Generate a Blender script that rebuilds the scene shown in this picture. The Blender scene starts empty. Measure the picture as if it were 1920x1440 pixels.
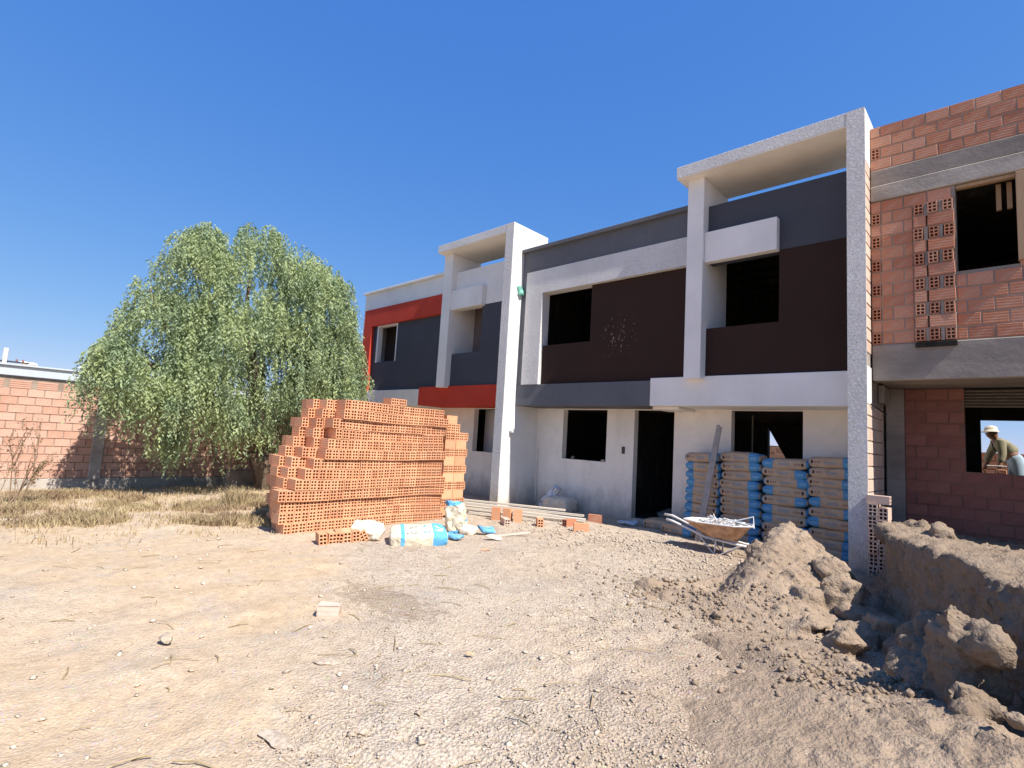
import bpy, bmesh, math, random
import numpy as np
from mathutils import Vector, Matrix
random.seed(7); RNG = np.random.default_rng(11)
SC = bpy.context.scene; COL = SC.collection
# ------------------------------------------------------------------ camera
yaw, pitch, roll = (math.radians(a) for a in (-43.6248, 5.81796, 3.42257))
fw = Vector((math.sin(yaw)*math.cos(pitch), math.cos(yaw)*math.cos(pitch), math.sin(pitch)))
r0 = Vector((math.cos(yaw), -math.sin(yaw), 0)); u0 = r0.cross(fw)
R_ = r0*math.cos(roll)+u0*math.sin(roll); U_ = -r0*math.sin(roll)+u0*math.cos(roll)
cam = bpy.data.cameras.new('camera'); camo = bpy.data.objects.new('camera', cam); COL.objects.link(camo)
cam.sensor_fit = 'HORIZONTAL'; cam.sensor_width = 36; cam.lens = 36*991.667/1920; cam.clip_end = 3000; cam.clip_start = .05
m = Matrix((R_, U_, -fw)).transposed().to_4x4(); m.translation = Vector((0, 0, 1.40)); camo.matrix_world = m
SC.camera = camo
# ------------------------------------------------------------------ sun and sky
S = Vector((-1, .07, -1.2)).normalized()
sun = bpy.data.lights.new('sun', 'SUN'); suno = bpy.data.objects.new('sun', sun); COL.objects.link(suno)
sun.energy = 5.0; sun.angle = math.radians(.5); sun.color = (1, .955, .885)
suno.rotation_euler = S.to_track_quat('-Z', 'Y').to_euler()
W = bpy.data.worlds.new('World'); SC.world = W; W.use_nodes = True
wn = W.node_tree; wn.nodes.clear()
sky = wn.nodes.new('ShaderNodeTexSky'); sky.sky_type = 'NISHITA'; sky.sun_disc = False
sky.sun_elevation = math.asin(-S.z); sky.sun_rotation = math.atan2(-S.x, -S.y)
sky.altitude = 3000; sky.air_density = 1.25; sky.dust_density = .25; sky.ozone_density = 3.2
bg = wn.nodes.new('ShaderNodeBackground'); bg.inputs[1].default_value = .108
wo = wn.nodes.new('ShaderNodeOutputWorld')
sp_ = wn.nodes.new('ShaderNodeSeparateColor'); cb_ = wn.nodes.new('ShaderNodeCombineColor'); wn.links.new(sky.outputs[0], sp_.inputs[0])
for i_, (k_, e_) in enumerate(((.59, .92), (1.155, .57), (1.70, .24))):      # high-altitude sky: deeper, more even blue than the stock model
    p_ = wn.nodes.new('ShaderNodeMath'); p_.operation = 'POWER'; p_.inputs[1].default_value = e_; q_ = wn.nodes.new('ShaderNodeMath'); q_.operation = 'MULTIPLY'
    ref = (1., 1.18, 2.36)[i_]; q_.inputs[1].default_value = (.575/.66**-.08, .22/.177/1.18**.57, .655/.177/2.36**.24)[i_]
    wn.links.new(sp_.outputs[i_], p_.inputs[0]); wn.links.new(p_.outputs[0], q_.inputs[0]); wn.links.new(q_.outputs[0], cb_.inputs[i_])
wn.links.new(cb_.outputs[0], bg.inputs[0]); wn.links.new(bg.outputs[0], wo.inputs[0])
vs = SC.view_settings; vs.view_transform = 'Standard'; vs.look = 'None'; vs.exposure = .78; vs.gamma = 1; vs.use_curve_mapping = False
SC.cycles.max_bounces = 6; SC.cycles.diffuse_bounces = 4
# ------------------------------------------------------------------ materials
class NT:
    def __init__(s, name):
        s.m = bpy.data.materials.new(name); s.m.use_nodes = True; s.t = s.m.node_tree; s.n = s.t.nodes
        s.b = s.n['Principled BSDF']; s.b.inputs['Specular IOR Level'].default_value = .25
        s.tc = s.n.new('ShaderNodeTexCoord'); s.o = s.tc.outputs['Object']
    def L(s, a, b): s.t.links.new(a, b)
    def val(s, sock, v):
        if hasattr(v, 'is_output') or isinstance(v, bpy.types.NodeSocket): s.L(v, sock)
        else: sock.default_value = v
    def noise(s, scale, detail=4, rough=.55, vec=None, out=0, dist=0):
        n = s.n.new('ShaderNodeTexNoise'); n.inputs['Scale'].default_value = scale; n.inputs['Detail'].default_value = detail
        n.inputs['Roughness'].default_value = rough; n.inputs['Distortion'].default_value = dist
        s.L(vec or s.o, n.inputs['Vector']); return n.outputs[out]
    def voro(s, scale, vec=None, feat='F1', out='Distance'):
        n = s.n.new('ShaderNodeTexVoronoi'); n.feature = feat; n.inputs['Scale'].default_value = scale; s.L(vec or s.o, n.inputs['Vector']); return n.outputs[out]
    def math(s, op, a, b=0., c=None, clamp=False):
        n = s.n.new('ShaderNodeMath'); n.operation = op; n.use_clamp = clamp
        s.val(n.inputs[0], a); s.val(n.inputs[1], b)
        if c is not None: s.val(n.inputs[2], c)
        return n.outputs[0]
    def mapr(s, v, a, b, c=0., d=1.):
        n = s.n.new('ShaderNodeMapRange'); s.val(n.inputs[0], v)
        for i, k in enumerate((a, b, c, d)): n.inputs[i+1].default_value = k
        return n.outputs[0]
    def mix(s, f, a, b, mode='MIX'):
        n = s.n.new('ShaderNodeMix'); n.data_type = 'RGBA'; n.blend_type = mode; s.val(n.inputs[0], f)
        for i, k in ((6, a), (7, b)):
            if isinstance(k, tuple): n.inputs[i].default_value = (*k[:3], 1)
            else: s.L(k, n.inputs[i])
        return n.outputs[2]
    def scalev(s, v, vec=None):
        n = s.n.new('ShaderNodeMapping'); n.inputs['Scale'].default_value = v; s.L(vec or s.o, n.inputs[0]); return n.outputs[0]
    def xyz(s, vec=None):
        n = s.n.new('ShaderNodeSeparateXYZ'); s.L(vec or s.o, n.inputs[0]); return n.outputs
    def pos(s):
        n = s.n.new('ShaderNodeNewGeometry'); return n.outputs['Position']
    def rnd(s):
        n = s.n.new('ShaderNodeObjectInfo'); return n.outputs['Random']
    def bump(s, h, strength=.5, dist=.01, normal=None):
        n = s.n.new('ShaderNodeBump'); n.inputs['Strength'].default_value = strength; n.inputs['Distance'].default_value = dist
        s.L(h, n.inputs['Height'])
        if normal: s.L(normal, n.inputs['Normal'])
        s.L(n.outputs[0], s.b.inputs['Normal']); return n.outputs[0]
    def fin(s, col, rough=.9, metal=0):
        if isinstance(col, tuple): s.b.inputs['Base Color'].default_value = (*col[:3], 1)
        else: s.L(col, s.b.inputs['Base Color'])
        s.val(s.b.inputs['Roughness'], rough); s.b.inputs['Metallic'].default_value = metal; return s.m
    def within(s, v, a, b):
        return s.math('MULTIPLY', s.math('GREATER_THAN', v, a), s.math('LESS_THAN', v, b))
def mulc(c, k): return tuple(x*k for x in c)
def stucco(name, col, rough_amt=1., splat=None, dirt=.5, dirtcol=(.33, .29, .25), base=0):
    a = NT(name)
    n1 = a.noise(1.3, 5); n2 = a.noise(9, 4, .6); st = a.noise(1, 5, .6, a.scalev((5, 5, .7)))
    c = a.mix(a.mapr(n1, .35, .7), mulc(col, .9), mulc(col, 1.04))
    c = a.mix(a.mapr(n2, .52, .75, 0, .22*dirt), c, dirtcol)
    c = a.mix(a.mapr(st, .55, .8, 0, .35*dirt), c, mulc(dirtcol, 1.1))
    pt = a.noise(.9, 3, .5, a.scalev((1.2, 1, 2.2))); c = a.mix(a.mapr(pt, .50, .53, 0, .10*min(1, dirt*1.5)), c, mulc(col, .78))
    if base:
        zz = a.xyz(a.pos())[2]; c = a.mix(a.math('MULTIPLY', a.mapr(a.math('ADD', zz, a.math('MULTIPLY', a.noise(5, 5, .7, a.scalev((1, 1, .5))), -.9)), -.5, .05, .75, 0), 1.), c, (.34, .27, .20))
    if splat:
        p = a.pos(); x, y, z = a.xyz(p)
        d = a.math('ADD', a.math('POWER', a.math('DIVIDE', a.math('SUBTRACT', x, splat[0]), .5), 2.), a.math('POWER', a.math('DIVIDE', a.math('SUBTRACT', z, splat[1]), .62), 2.))
        mask = a.math('MULTIPLY', a.math('GREATER_THAN', a.noise(26, 2, .5, a.scalev((1.6, 1, .55), p)), a.mapr(d, 0, 1, .64, .78)), a.math('LESS_THAN', d, 1.))
        c = a.mix(a.math('MULTIPLY', mask, .55), c, (.36, .26, .22))
    v = a.voro(30, a.scalev((1, 1, .8))); n3 = a.noise(21, 5, .72, dist=1.4)
    h = a.math('ADD', a.math('MULTIPLY', n3, 1.), a.math('MULTIPLY', v, .35))
    a.bump(h, min(1, .8*rough_amt), .017*rough_amt)
    return a.fin(c, .92)
M = {}
M['white'] = stucco('rough_white_stucco', (.73, .71, .69), 1.9, dirt=.35, base=1)
M['smooth'] = stucco('smooth_white_render', (.77, .745, .71), .4, dirt=.22, base=1)
M['bare'] = stucco('bare_plaster', (.83, .78, .71), .5, dirt=.6, base=1)
M['grey'] = stucco('grey_paint', (.125, .13, .145), .9, dirt=.25)
M['dgrey'] = stucco('dark_grey_paint', (.066, .07, .084), .5, dirt=.2, dirtcol=(.16, .15, .15))
M['brown'] = stucco('brown_paint', (.036, .0185, .014), .35, (-5.45, 3.45), dirt=.12, dirtcol=(.05, .035, .03))
M['red'] = stucco('red_paint', (.54, .055, .030), .9, dirt=.10, dirtcol=(.5, .14, .1))
M['dim'] = stucco('dim_interior', (.17, .135, .13), .4); M['ceil'] = stucco('bounce_tinted_soffit', (.86, .80, .71), .3, dirt=.2); M['inside'] = stucco('shade_black_interior', (.028, .024, .021), .4)  # soffit colour carries warm ground bounce; interior colours carry the rooms' shade
def concrete(name, col, k=1):
    a = NT(name); n1 = a.noise(2.2, 6, .6, a.scalev((.6, 1, 1.4))); n2 = a.noise(14, 5, .65); n3 = a.noise(.8, 3)
    c = a.mix(a.mapr(n1, .35, .7), mulc(col, .68), mulc(col, 1.18)); c = a.mix(a.mapr(n2, .6, .8, 0, .5), c, mulc(col, .5))
    c = a.mix(a.mapr(n3, .55, .72, 0, .5), c, (col[0]*1.25, col[1]*1.2, col[2]*1.1))
    a.bump(a.math('ADD', n1, a.math('MULTIPLY', n2, .5)), .7, .012*k); return a.fin(c, .93)
M['concrete'] = concrete('concrete', (.27, .235, .205)); M['concrete_light'] = concrete('pale_concrete', (.38, .34, .295), 1.4)
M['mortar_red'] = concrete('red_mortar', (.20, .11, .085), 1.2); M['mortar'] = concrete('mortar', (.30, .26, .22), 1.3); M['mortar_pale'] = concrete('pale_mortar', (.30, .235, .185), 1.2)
def clay(name, c0, c1, c2, axis='z', dust=.3):
    a = NT(name); r = a.rnd(); x, y, z = a.xyz()
    n = a.noise(7, 4, .6); n2 = a.noise(40, 3)
    r2 = a.math('FRACT', a.math('MULTIPLY', r, 7.31))
    c = a.mix(r, c0, c1); c = a.mix(a.mapr(r2, .5, 1, 0, .75), c, c2)
    c = a.mix(a.mapr(n, .5, .75, 0, dust), c, (.50, .40, .32))
    c = a.mix(a.mapr(n2, .35, .7, .18, 0), c, mulc(c0, .6))
    w = a.math('SINE', a.math('MULTIPLY', z, 190.))
    a.bump(a.math('ADD', a.math('MULTIPLY', w, .5), n2), .35, .003); return a.fin(c, .9)
M['clay'] = clay('orange_clay', (.64, .315, .165), (.73, .39, .22), (.52, .235, .125), dust=.3)
M['clay_wall'] = clay('dusty_clay', (.50, .28, .20), (.58, .36, .275), (.44, .225, .15), dust=.6)
M['clay_red'] = clay('red_clay', (.44, .18, .10), (.53, .27, .18), (.35, .135, .085), dust=.5)
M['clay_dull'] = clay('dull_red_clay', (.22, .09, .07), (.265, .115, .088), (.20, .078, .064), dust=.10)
M['clay_pale'] = clay('pale_clay', (.58, .42, .33), (.62, .48, .38), (.5, .32, .25), dust=.5)
def soil(name, ground=False, k=1.):
    a = NT(name); p = a.pos(); x, y, z = a.xyz(p)
    n1 = a.noise(.45, 5, .55, p); n2 = a.noise(2.3, 6, .65, p); n3 = a.noise(13, 6, .7, p); n4 = a.noise(60, 4, .7, p); v = a.voro(55, p); v2 = a.voro(24, p, out='Color')
    if ground:
        tan, grey = (.505, .37, .235), (.575, .475, .37)
        f = a.math('ADD', a.mapr(a.math('ADD', y, a.math('MULTIPLY', x, .6)), -.5, .45, 0, 1.), a.mapr(n1, .35, .65, -.4, .4), clamp=True)
        c = a.mix(f, tan, grey)
        c = a.mix(a.mapr(n2, .42, .66, 0, .45), c, (.52, .42, .31))
        c = a.mix(a.mapr(n2, .25, .45, .6, 0), c, (.33, .245, .165))
        c = a.mix(a.mapr(a.noise(1.1, 4, .6, a.scalev((1, 1, 1), p)), .60, .70, 0, .5), c, (.40, .37, .335))
        d = a.math('ADD', a.math('POWER', a.math('DIVIDE', a.math('ADD', x, 3.95), .62), 2.), a.math('POWER', a.math('DIVIDE', a.math('SUBTRACT', y, 2.75), .3), 2.))
        d = a.math('ADD', d, a.mapr(n3, .3, .7, -.8, .8))
        c = a.mix(a.mapr(d, .5, 1.1, .6, 0), c, (.25, .18, .115))
        c = a.mix(a.math('ADD', a.mapr(a.math('ADD', x, a.math('MULTIPLY', y, .35)), -1.2, -.2, 0, 1.), a.mapr(n2, .3, .7, -.4, .4), clamp=True), c, (.385, .29, .21))
        peb = a.math('LESS_THAN', v, a.mapr(n2, .4, .65, .18, .42))
        c = a.mix(a.math('MULTIPLY', peb, .45), c, a.mix(.72, v2, (.50, .43, .355))); c = a.mix(a.math('MULTIPLY', a.math('GREATER_THAN', v, .62), a.mapr(f, .3, 1, 0, .4)), c, (.27, .205, .15))
    else:
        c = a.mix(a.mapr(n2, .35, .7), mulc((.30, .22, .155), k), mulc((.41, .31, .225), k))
    c = a.mix(a.mapr(n4, .38, .5, .35, 0), c, (.27, .20, .14))
    c = a.mix(a.mapr(n3, .35, .6, .35, 0), c, (.22, .155, .10))
    h = a.math('ADD', a.math('MULTIPLY', n3, 2.2), a.math('ADD', a.math('MULTIPLY', n4, .8), a.math('MULTIPLY', v, -1.1 if ground else -.5)))
    if ground: h = a.math('MULTIPLY', h, a.mapr(f, 0, 1, .30, .78))
    a.bump(h, .9 if ground else .8, .017 if ground else .02); return a.fin(c, 1.)
M['ground'] = soil('dry_dirt', True); M['dirt'] = soil('clumpy_dirt'); M['shade_dirt'] = soil('shade_darkened_dirt', k=.76)  # heap soil darkened to stand in for deep shade on its cut face
a = NT('gravel'); g = a.noise(3, 3, .5, a.pos()); c = a.mix(a.mapr(a.noise(45, 1, .5, a.pos()), .35, .65), (.33, .26, .19), (.47, .385, .30)); M['gravel'] = a.fin(c, .95)
a = NT('chip'); c = a.mix(a.mapr(a.noise(9, 1, .5, a.pos()), .35, .65), (.40, .31, .22), (.62, .53, .42)); M['chip'] = a.fin(c, .95)
def leafm(name, c0, c1, c2, tr=.25):
    a = NT(name); p = a.pos(); n = a.noise(1.7, 3, .5, p); n2 = a.noise(23, 2, .5, p)
    c = a.mix(a.mapr(n, .42, .60), c0, c1); c = a.mix(a.mapr(n2, .5, .72), c, c2)
    a.fin(c, .6); d = a.n.new('ShaderNodeBsdfTranslucent'); a.L(c, d.inputs[0]); mx = a.n.new('ShaderNodeMixShader'); mx.inputs[0].default_value = tr
    a.L(a.b.outputs[0], mx.inputs[1]); a.L(d.outputs[0], mx.inputs[2]); a.L(mx.outputs[0], a.n['Material Output'].inputs[0]); return a.m
M['leaf'] = leafm('pepper_tree_leaf', (.225, .30, .155), (.385, .45, .20), (.46, .53, .37), .38)
M['straw'] = leafm('dry_straw', (.38, .29, .16), (.50, .40, .23), (.31, .22, .12), .2)
M['weed'] = leafm('dry_weed', (.26, .17, .10), (.33, .22, .14), (.24, .20, .11), .15)
a = NT('bark'); n = a.noise(5, 6, .7, a.scalev((1, 1, .25))); c = a.mix(a.mapr(n, .35, .65), (.06, .04, .028), (.19, .14, .10)); a.bump(n, 1, .04); M['bark'] = a.fin(c, .95)
a = NT('weathered_wood'); n = a.noise(3, 6, .6, a.scalev((1, 14, 14))); c = a.mix(n, (.36, .30, .23), (.62, .55, .46)); a.bump(n, .4, .005); M['wood'] = a.fin(c, .9)
a = NT('raw_wood'); n = a.noise(3, 5, .6, a.scalev((14, 14, 1))); c = a.mix(n, (.30, .19, .11), (.46, .32, .20)); M['wood2'] = a.fin(c, .9)
M['wood3'] = None
def flat(name, col, rough=.7, metal=0, nz=.15):
    a = NT(name); n = a.noise(12, 4); return a.fin(a.mix(a.mapr(n, .3, .7, 0, 1), mulc(col, 1-nz), mulc(col, 1+nz)), rough, metal)
M['galv'] = flat('galvanised_metal', (.62, .61, .60), .45, .4); M['dusty'] = flat('dusty_tray_inside', (.52, .45, .37), .9); M['rust'] = flat('rusty_orange_tray', (.48, .28, .16), .7, .0, .35)
M['wood3'] = flat('dusty_profile', (.36, .30, .26), .8); M['tubew'] = flat('white_tube', (.68, .64, .60), .5); M['tyre'] = flat('tyre_rubber', (.02, .02, .02), .8)
M['cable'] = flat('grey_cable', (.55, .55, .55), .6); M['darkgap'] = flat('black_board', (.02, .018, .016), .9)
M['plasticg'] = flat('green_plastic', (.16, .42, .33), .35); M['paper'] = flat('torn_paper', (.60, .52, .42), .9)
M['bluepaper'] = flat('blue_paper', (.13, .33, .52), .7, 0, .35); M['cloth'] = flat('white_cloth', (.55, .57, .62), .9)
M['roofpale'] = flat('pale_sheet_metal', (.40, .44, .48), .5, 0, .04); M['pipe'] = flat('white_pipe', (.8, .78, .74), .4)
M['box'] = flat('switch_box', (.07, .06, .05), .6); M['shutter'] = flat('shutter_slat', (.13, .105, .085), .5, .3)
M['shirt'] = flat('khaki_sweater', (.24, .215, .14), .95); M['jeans'] = flat('faded_jeans', (.30, .38, .44), .95); M['skin'] = flat('skin', (.22, .11, .07), .6)
M['hat'] = flat('pale_hat', (.62, .55, .45), .9); M['ceram'] = flat('insulator', (.3, .12, .1), .4); M['pole'] = flat('concrete_pole', (.62, .60, .57), .9)
M['band'] = flat('flashing', (.04, .035, .035), .7)
# sack paper with printed bands
a = NT('cement_sack'); x, y, z = a.xyz(); n = a.noise(6, 4)
c = a.mix(a.mapr(n, .3, .7), (.41, .28, .18), (.52, .375, .255))
blue = a.mix(n, (.07, .235, .41), (.11, .31, .50))
B = lambda x0, x1, z0=-1, z1=1: a.math('MULTIPLY', a.within(x, x0, x1), a.within(z, z0, z1))
c = a.mix(a.math('ADD', B(.155, .305), B(-.33, -.285), clamp=True), c, blue)
wv = a.math('GREATER_THAN', a.noise(70, 0, .5, a.scalev((1, 0, 0))), .45)
c = a.mix(a.math('MULTIPLY', a.math('ADD', B(.18, .265, .008, .016), B(.18, .265, -.012, -.004), clamp=True), .55), c, (.40, .55, .68))
c = a.mix(a.math('MULTIPLY', B(.18, .265, .022, .032), wv), c, (.03, .12, .3))
c = a.mix(B(-.255, -.225, -.022, .024), c, (.03, .02, .025))
c = a.mix(a.math('MULTIPLY', a.math('ADD', B(-.21, -.125, .004, .014), B(-.21, -.125, -.010, -.002), clamp=True), wv), c, (.16, .08, .07))
c = a.mix(a.math('MULTIPLY', B(-.075, .075, -.02, .018), .55), c, (.16, .22, .27))
c = a.mix(a.math('MULTIPLY', B(-.06, .06, -.01, .01), wv), c, (.28, .30, .30))
a.bump(a.noise(11, 4, .6, dist=1.5), .5, .02); M['sack'] = a.fin(c, .75)
a = NT('big_cement_sack'); x, y, z = a.xyz(); n = a.noise(6, 4); xy = lambda x0, x1, y0, y1: a.math('MULTIPLY', a.within(x, x0, x1), a.within(y, y0, y1))
c = a.mix(a.mapr(n, .3, .7), (.60, .52, .38), (.70, .62, .47)); bl2 = a.mix(n, (.08, .35, .68), (.16, .48, .80))
c = a.mix(xy(.17, .36, -1, 1), c, bl2); c = a.mix(xy(-.24, -.19, -1, 1), c, bl2)
wv = a.math('GREATER_THAN', a.noise(45, 0, .5, a.scalev((1, .3, 0))), .47)
c = a.mix(xy(-.17, -.145, -.16, -.125), c, (.05, .05, .07)); c = a.mix(a.math('MULTIPLY', xy(-.13, -.03, -.165, -.115), wv), c, (.30, .28, .24)); c = a.mix(a.math('MULTIPLY', xy(.01, .13, -.165, -.12), wv), c, (.17, .32, .42))
c = a.mix(a.math('MULTIPLY', xy(.03, .09, .02, .09), a.math('GREATER_THAN', a.math('SUBTRACT', a.math('MULTIPLY', x, 1.), y), -.02)), c, (.12, .36, .6)); c = a.mix(a.math('MULTIPLY', xy(-.13, -.02, .01, .08), wv), c, (.30, .31, .30))
c = a.mix(a.math('MULTIPLY', xy(.2, .32, -.12, .12), a.math('GREATER_THAN', a.noise(30, 0, .5, a.scalev((.3, 1, 0))), .55)), c, (.55, .75, .85))
a.bump(a.noise(9, 5, .6, dist=2), .8, .03); M['sack2'] = a.fin(c, .7)
# ------------------------------------------------------------------ geometry helpers
WO = {}
def org(p): return WO.get(p.name, Vector((0, 0, 0))) if p else Vector((0, 0, 0))
def thing(name, label, cat, loc=(0, 0, 0), group=None):
    o = bpy.data.objects.new(name, None); COL.objects.link(o); o.location = loc; o.empty_display_size = .1
    o['label'] = label; o['category'] = cat
    if group: o['group'] = group
    WO[o.name] = Vector(loc); return o
def tag(o, label, cat, group=None, kind=None):
    o['label'] = label; o['category'] = cat
    if group: o['group'] = group
    if kind: o['kind'] = kind
    return o
def link(name, me, mat, parent=None, loc=None, rot=None, kind=None):
    o = bpy.data.objects.new(name, me); COL.objects.link(o)
    if mat and not me.materials: me.materials.append(mat)
    if parent: o.parent = parent
    if loc is not None: o.location = Vector(loc)-org(parent)
    WO[o.name] = (Vector(loc) if loc is not None else org(parent))
    if rot is not None: o.rotation_euler = rot
    if kind: o['kind'] = kind
    return o
def mk(name, V, F, smooth=False):
    me = bpy.data.meshes.new(name); me.from_pydata([tuple(v) for v in V], [], F); me.update()
    if smooth: me.polygons.foreach_set('use_smooth', [True]*len(me.polygons))
    return me
def mknp(name, V, F, smooth=False):     # V (n,3), F (m,k)
    me = bpy.data.meshes.new(name); k = F.shape[1]
    me.vertices.add(len(V)); me.vertices.foreach_set('co', np.ascontiguousarray(V, np.float32).ravel())
    me.loops.add(F.size); me.loops.foreach_set('vertex_index', np.ascontiguousarray(F, np.int32).ravel())
    me.polygons.add(len(F)); me.polygons.foreach_set('loop_start', np.arange(0, F.size, k, dtype=np.int32))
    if smooth: me.polygons.foreach_set('use_smooth', np.ones(len(F), bool))
    me.update(calc_edges=True); me.validate(); return me
class MB:
    def __init__(s): s.V = []; s.F = []
    def add(s, V, F):
        n = len(s.V); s.V += [tuple(v) for v in V]; s.F += [tuple(i+n for i in f) for f in F]; return s
    def box(s, x0, x1, y0, y1, z0, z1, b=.006):
        b = min(b, (x1-x0)/3, (y1-y0)/3, (z1-z0)/3)
        if b <= 0:
            V = [(x, y, z) for x in (x0, x1) for y in (y0, y1) for z in (z0, z1)]
            return s.add(V, [(0, 1, 3, 2), (4, 6, 7, 5), (0, 4, 5, 1), (2, 3, 7, 6), (0, 2, 6, 4), (1, 5, 7, 3)])
        bm = bmesh.new(); bmesh.ops.create_cube(bm, size=1, matrix=Matrix.Translation(((x0+x1)/2, (y0+y1)/2, (z0+z1)/2)) @ Matrix.Diagonal((x1-x0, y1-y0, z1-z0, 1)))
        bmesh.ops.bevel(bm, geom=list(bm.edges), offset=b, segments=1, affect='EDGES')
        s.bm(bm); return s
    def bm(s, bm, mat=None):
        bm.verts.index_update(); s.add([(mat @ v.co if mat else v.co) for v in bm.verts], [[v.index for v in f.verts] for f in bm.faces]); bm.free(); return s
    def wall(s, x0, x1, z0, z1, y0, y1, holes=()):
        xs = sorted({x0, x1, *[v for h in holes for v in h[:2] if x0 < v < x1]}); zs = sorted({z0, z1, *[v for h in holes for v in h[2:] if z0 < v < z1]})
        def solid(i, j):
            if not (0 <= i < len(xs)-1 and 0 <= j < len(zs)-1): return False
            cx = (xs[i]+xs[i+1])/2; cz = (zs[j]+zs[j+1])/2
            return not any(h[0] < cx < h[1] and h[2] < cz < h[3] for h in holes)
        for i in range(len(xs)-1):
            for j in range(len(zs)-1):
                if not solid(i, j): continue
                a, b, c, d = xs[i], xs[i+1], zs[j], zs[j+1]
                s.add([(a, y0, c), (b, y0, c), (b, y0, d), (a, y0, d)], [(0, 1, 2, 3)]); s.add([(a, y1, c), (b, y1, c), (b, y1, d), (a, y1, d)], [(3, 2, 1, 0)])
                if not solid(i-1, j): s.add([(a, y0, c), (a, y1, c), (a, y1, d), (a, y0, d)], [(3, 2, 1, 0)])
                if not solid(i+1, j): s.add([(b, y0, c), (b, y1, c), (b, y1, d), (b, y0, d)], [(0, 1, 2, 3)])
                if not solid(i, j-1): s.add([(a, y0, c), (b, y0, c), (b, y1, c), (a, y1, c)], [(3, 2, 1, 0)])
                if not solid(i, j+1): s.add([(a, y0, d), (b, y0, d), (b, y1, d), (a, y1, d)], [(0, 1, 2, 3)])
        return s
    def tube(s, P, r, n=6, caps=True):
        P = [Vector(p) for p in P]; rs = r if isinstance(r, (list, tuple)) else [r]*len(P); base = len(s.V); up = Vector((0, 0, 1))
        for i, p in enumerate(P):
            t = (P[min(i+1, len(P)-1)]-P[max(i-1, 0)]).normalized(); u = t.cross(up if abs(t.z) < .95 else Vector((1, 0, 0))).normalized(); v = t.cross(u)
            for k in range(n):
                an = 2*math.pi*k/n; s.V.append(tuple(p+(u*math.cos(an)+v*math.sin(an))*rs[i]))
        for i in range(len(P)-1):
            for k in range(n): s.F.append((base+i*n+k, base+i*n+(k+1) % n, base+(i+1)*n+(k+1) % n, base+(i+1)*n+k))
        if caps: s.F.append(tuple(base+k for k in range(n))[::-1]); s.F.append(tuple(base+(len(P)-1)*n+k for k in range(n)))
        return s
    def obj(s, name, mat, parent=None, smooth=False, loc=None, kind=None):
        o_ = Vector(loc) if loc is not None else org(parent); V = [(v[0]-o_.x, v[1]-o_.y, v[2]-o_.z) for v in s.V]
        me = mk(name, V, s.F, smooth); o = link(name, me, mat, parent, loc=o_, kind=kind); return o
# value noise in numpy
_tab = RNG.random((64, 64, 64)).astype(np.float32)
def vnoise(P):
    i = np.floor(P).astype(int); f = P-i; f = f*f*(3-2*f); o = 0
    for dx in (0, 1):
        for dy in (0, 1):
            for dz in (0, 1):
                w = (f[:, 0] if dx else 1-f[:, 0])*(f[:, 1] if dy else 1-f[:, 1])*(f[:, 2] if dz else 1-f[:, 2])
                o = o+w*_tab[(i[:, 0]+dx) % 64, (i[:, 1]+dy) % 64, (i[:, 2]+dz) % 64]
    return o
def fbm(P, f=1., o=4, g=.5, ridge=False):
    s = 0; A = 1; t = 0
    for k in range(o):
        n = vnoise(P*f+17.3*k)
        if ridge: n = 1-abs(2*n-1)
        s = s+A*n; t += A; A *= g; f *= 2.03
    return s/t
# ------------------------------------------------------------------ brick meshes
def brick_mesh(name, L, Wd, H, jit=.002, seed=0):       # box along X
    rr = random.Random(seed); b = MB().box(-L/2, L/2, -Wd/2, Wd/2, -H/2, H/2, .004)
    return mk(name, [(x+rr.uniform(-jit, jit), y+rr.uniform(-jit, jit), z+rr.uniform(-jit, jit)) for x, y, z in b.V], b.F)
def holed_mesh(name, L=.24, Wd=.1, H=.142, axis='X', t=.0130):  # hollow brick, holes run along its length
    hw = (Wd-3*t)/2; hh = (H-4*t)/3; ys = [-Wd/2, -Wd/2+t, -Wd/2+t+hw, -Wd/2+2*t+hw, Wd/2-t, Wd/2]; zs = [-H/2]
    for k in range(3): zs += [zs[-1]+t, zs[-1]+t+hh]
    zs.append(H/2); V = []; F = []
    def q(*p): n = len(V); V.extend(p); F.append((n, n+1, n+2, n+3))
    for sx in (-1, 1):
        X = sx*L/2; o = (lambda *p: q(*p)) if sx > 0 else (lambda *p: q(*p[::-1]))
        for k in (0, 2, 4, 6): o((X, ys[0], zs[k]), (X, ys[5], zs[k]), (X, ys[5], zs[k+1]), (X, ys[0], zs[k+1]))
        for k in (1, 3, 5):
            for j in (0, 2, 4): o((X, ys[j], zs[k]), (X, ys[j+1], zs[k]), (X, ys[j+1], zs[k+1]), (X, ys[j], zs[k+1]))
    a_, b_ = -L/2, L/2
    for y0, y1, z0, z1, s in [(ys[0], ys[5], zs[0], zs[7], 1)]+[(ys[j], ys[j+1], zs[k], zs[k+1], -1) for j in (1, 3) for k in (1, 3, 5)]:
        c = [(y0, z0), (y1, z0), (y1, z1), (y0, z1)]
        for i in range(4):
            p, r = c[i], c[(i+1) % 4]; pts = [(a_, *p), (b_, *p), (b_, *r), (a_, *r)]
            q(*(pts if s < 0 else pts)[::(1 if s > 0 else -1)])
    if axis == 'Y': V = [(-y, x, z) for x, y, z in V]
    return mk(name, V, F)
BH = holed_mesh('hollow_brick'); BH.materials.append(M['clay'])
def setmat(me, m): me = me.copy(); me.materials.clear(); me.materials.append(m); return me
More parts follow.
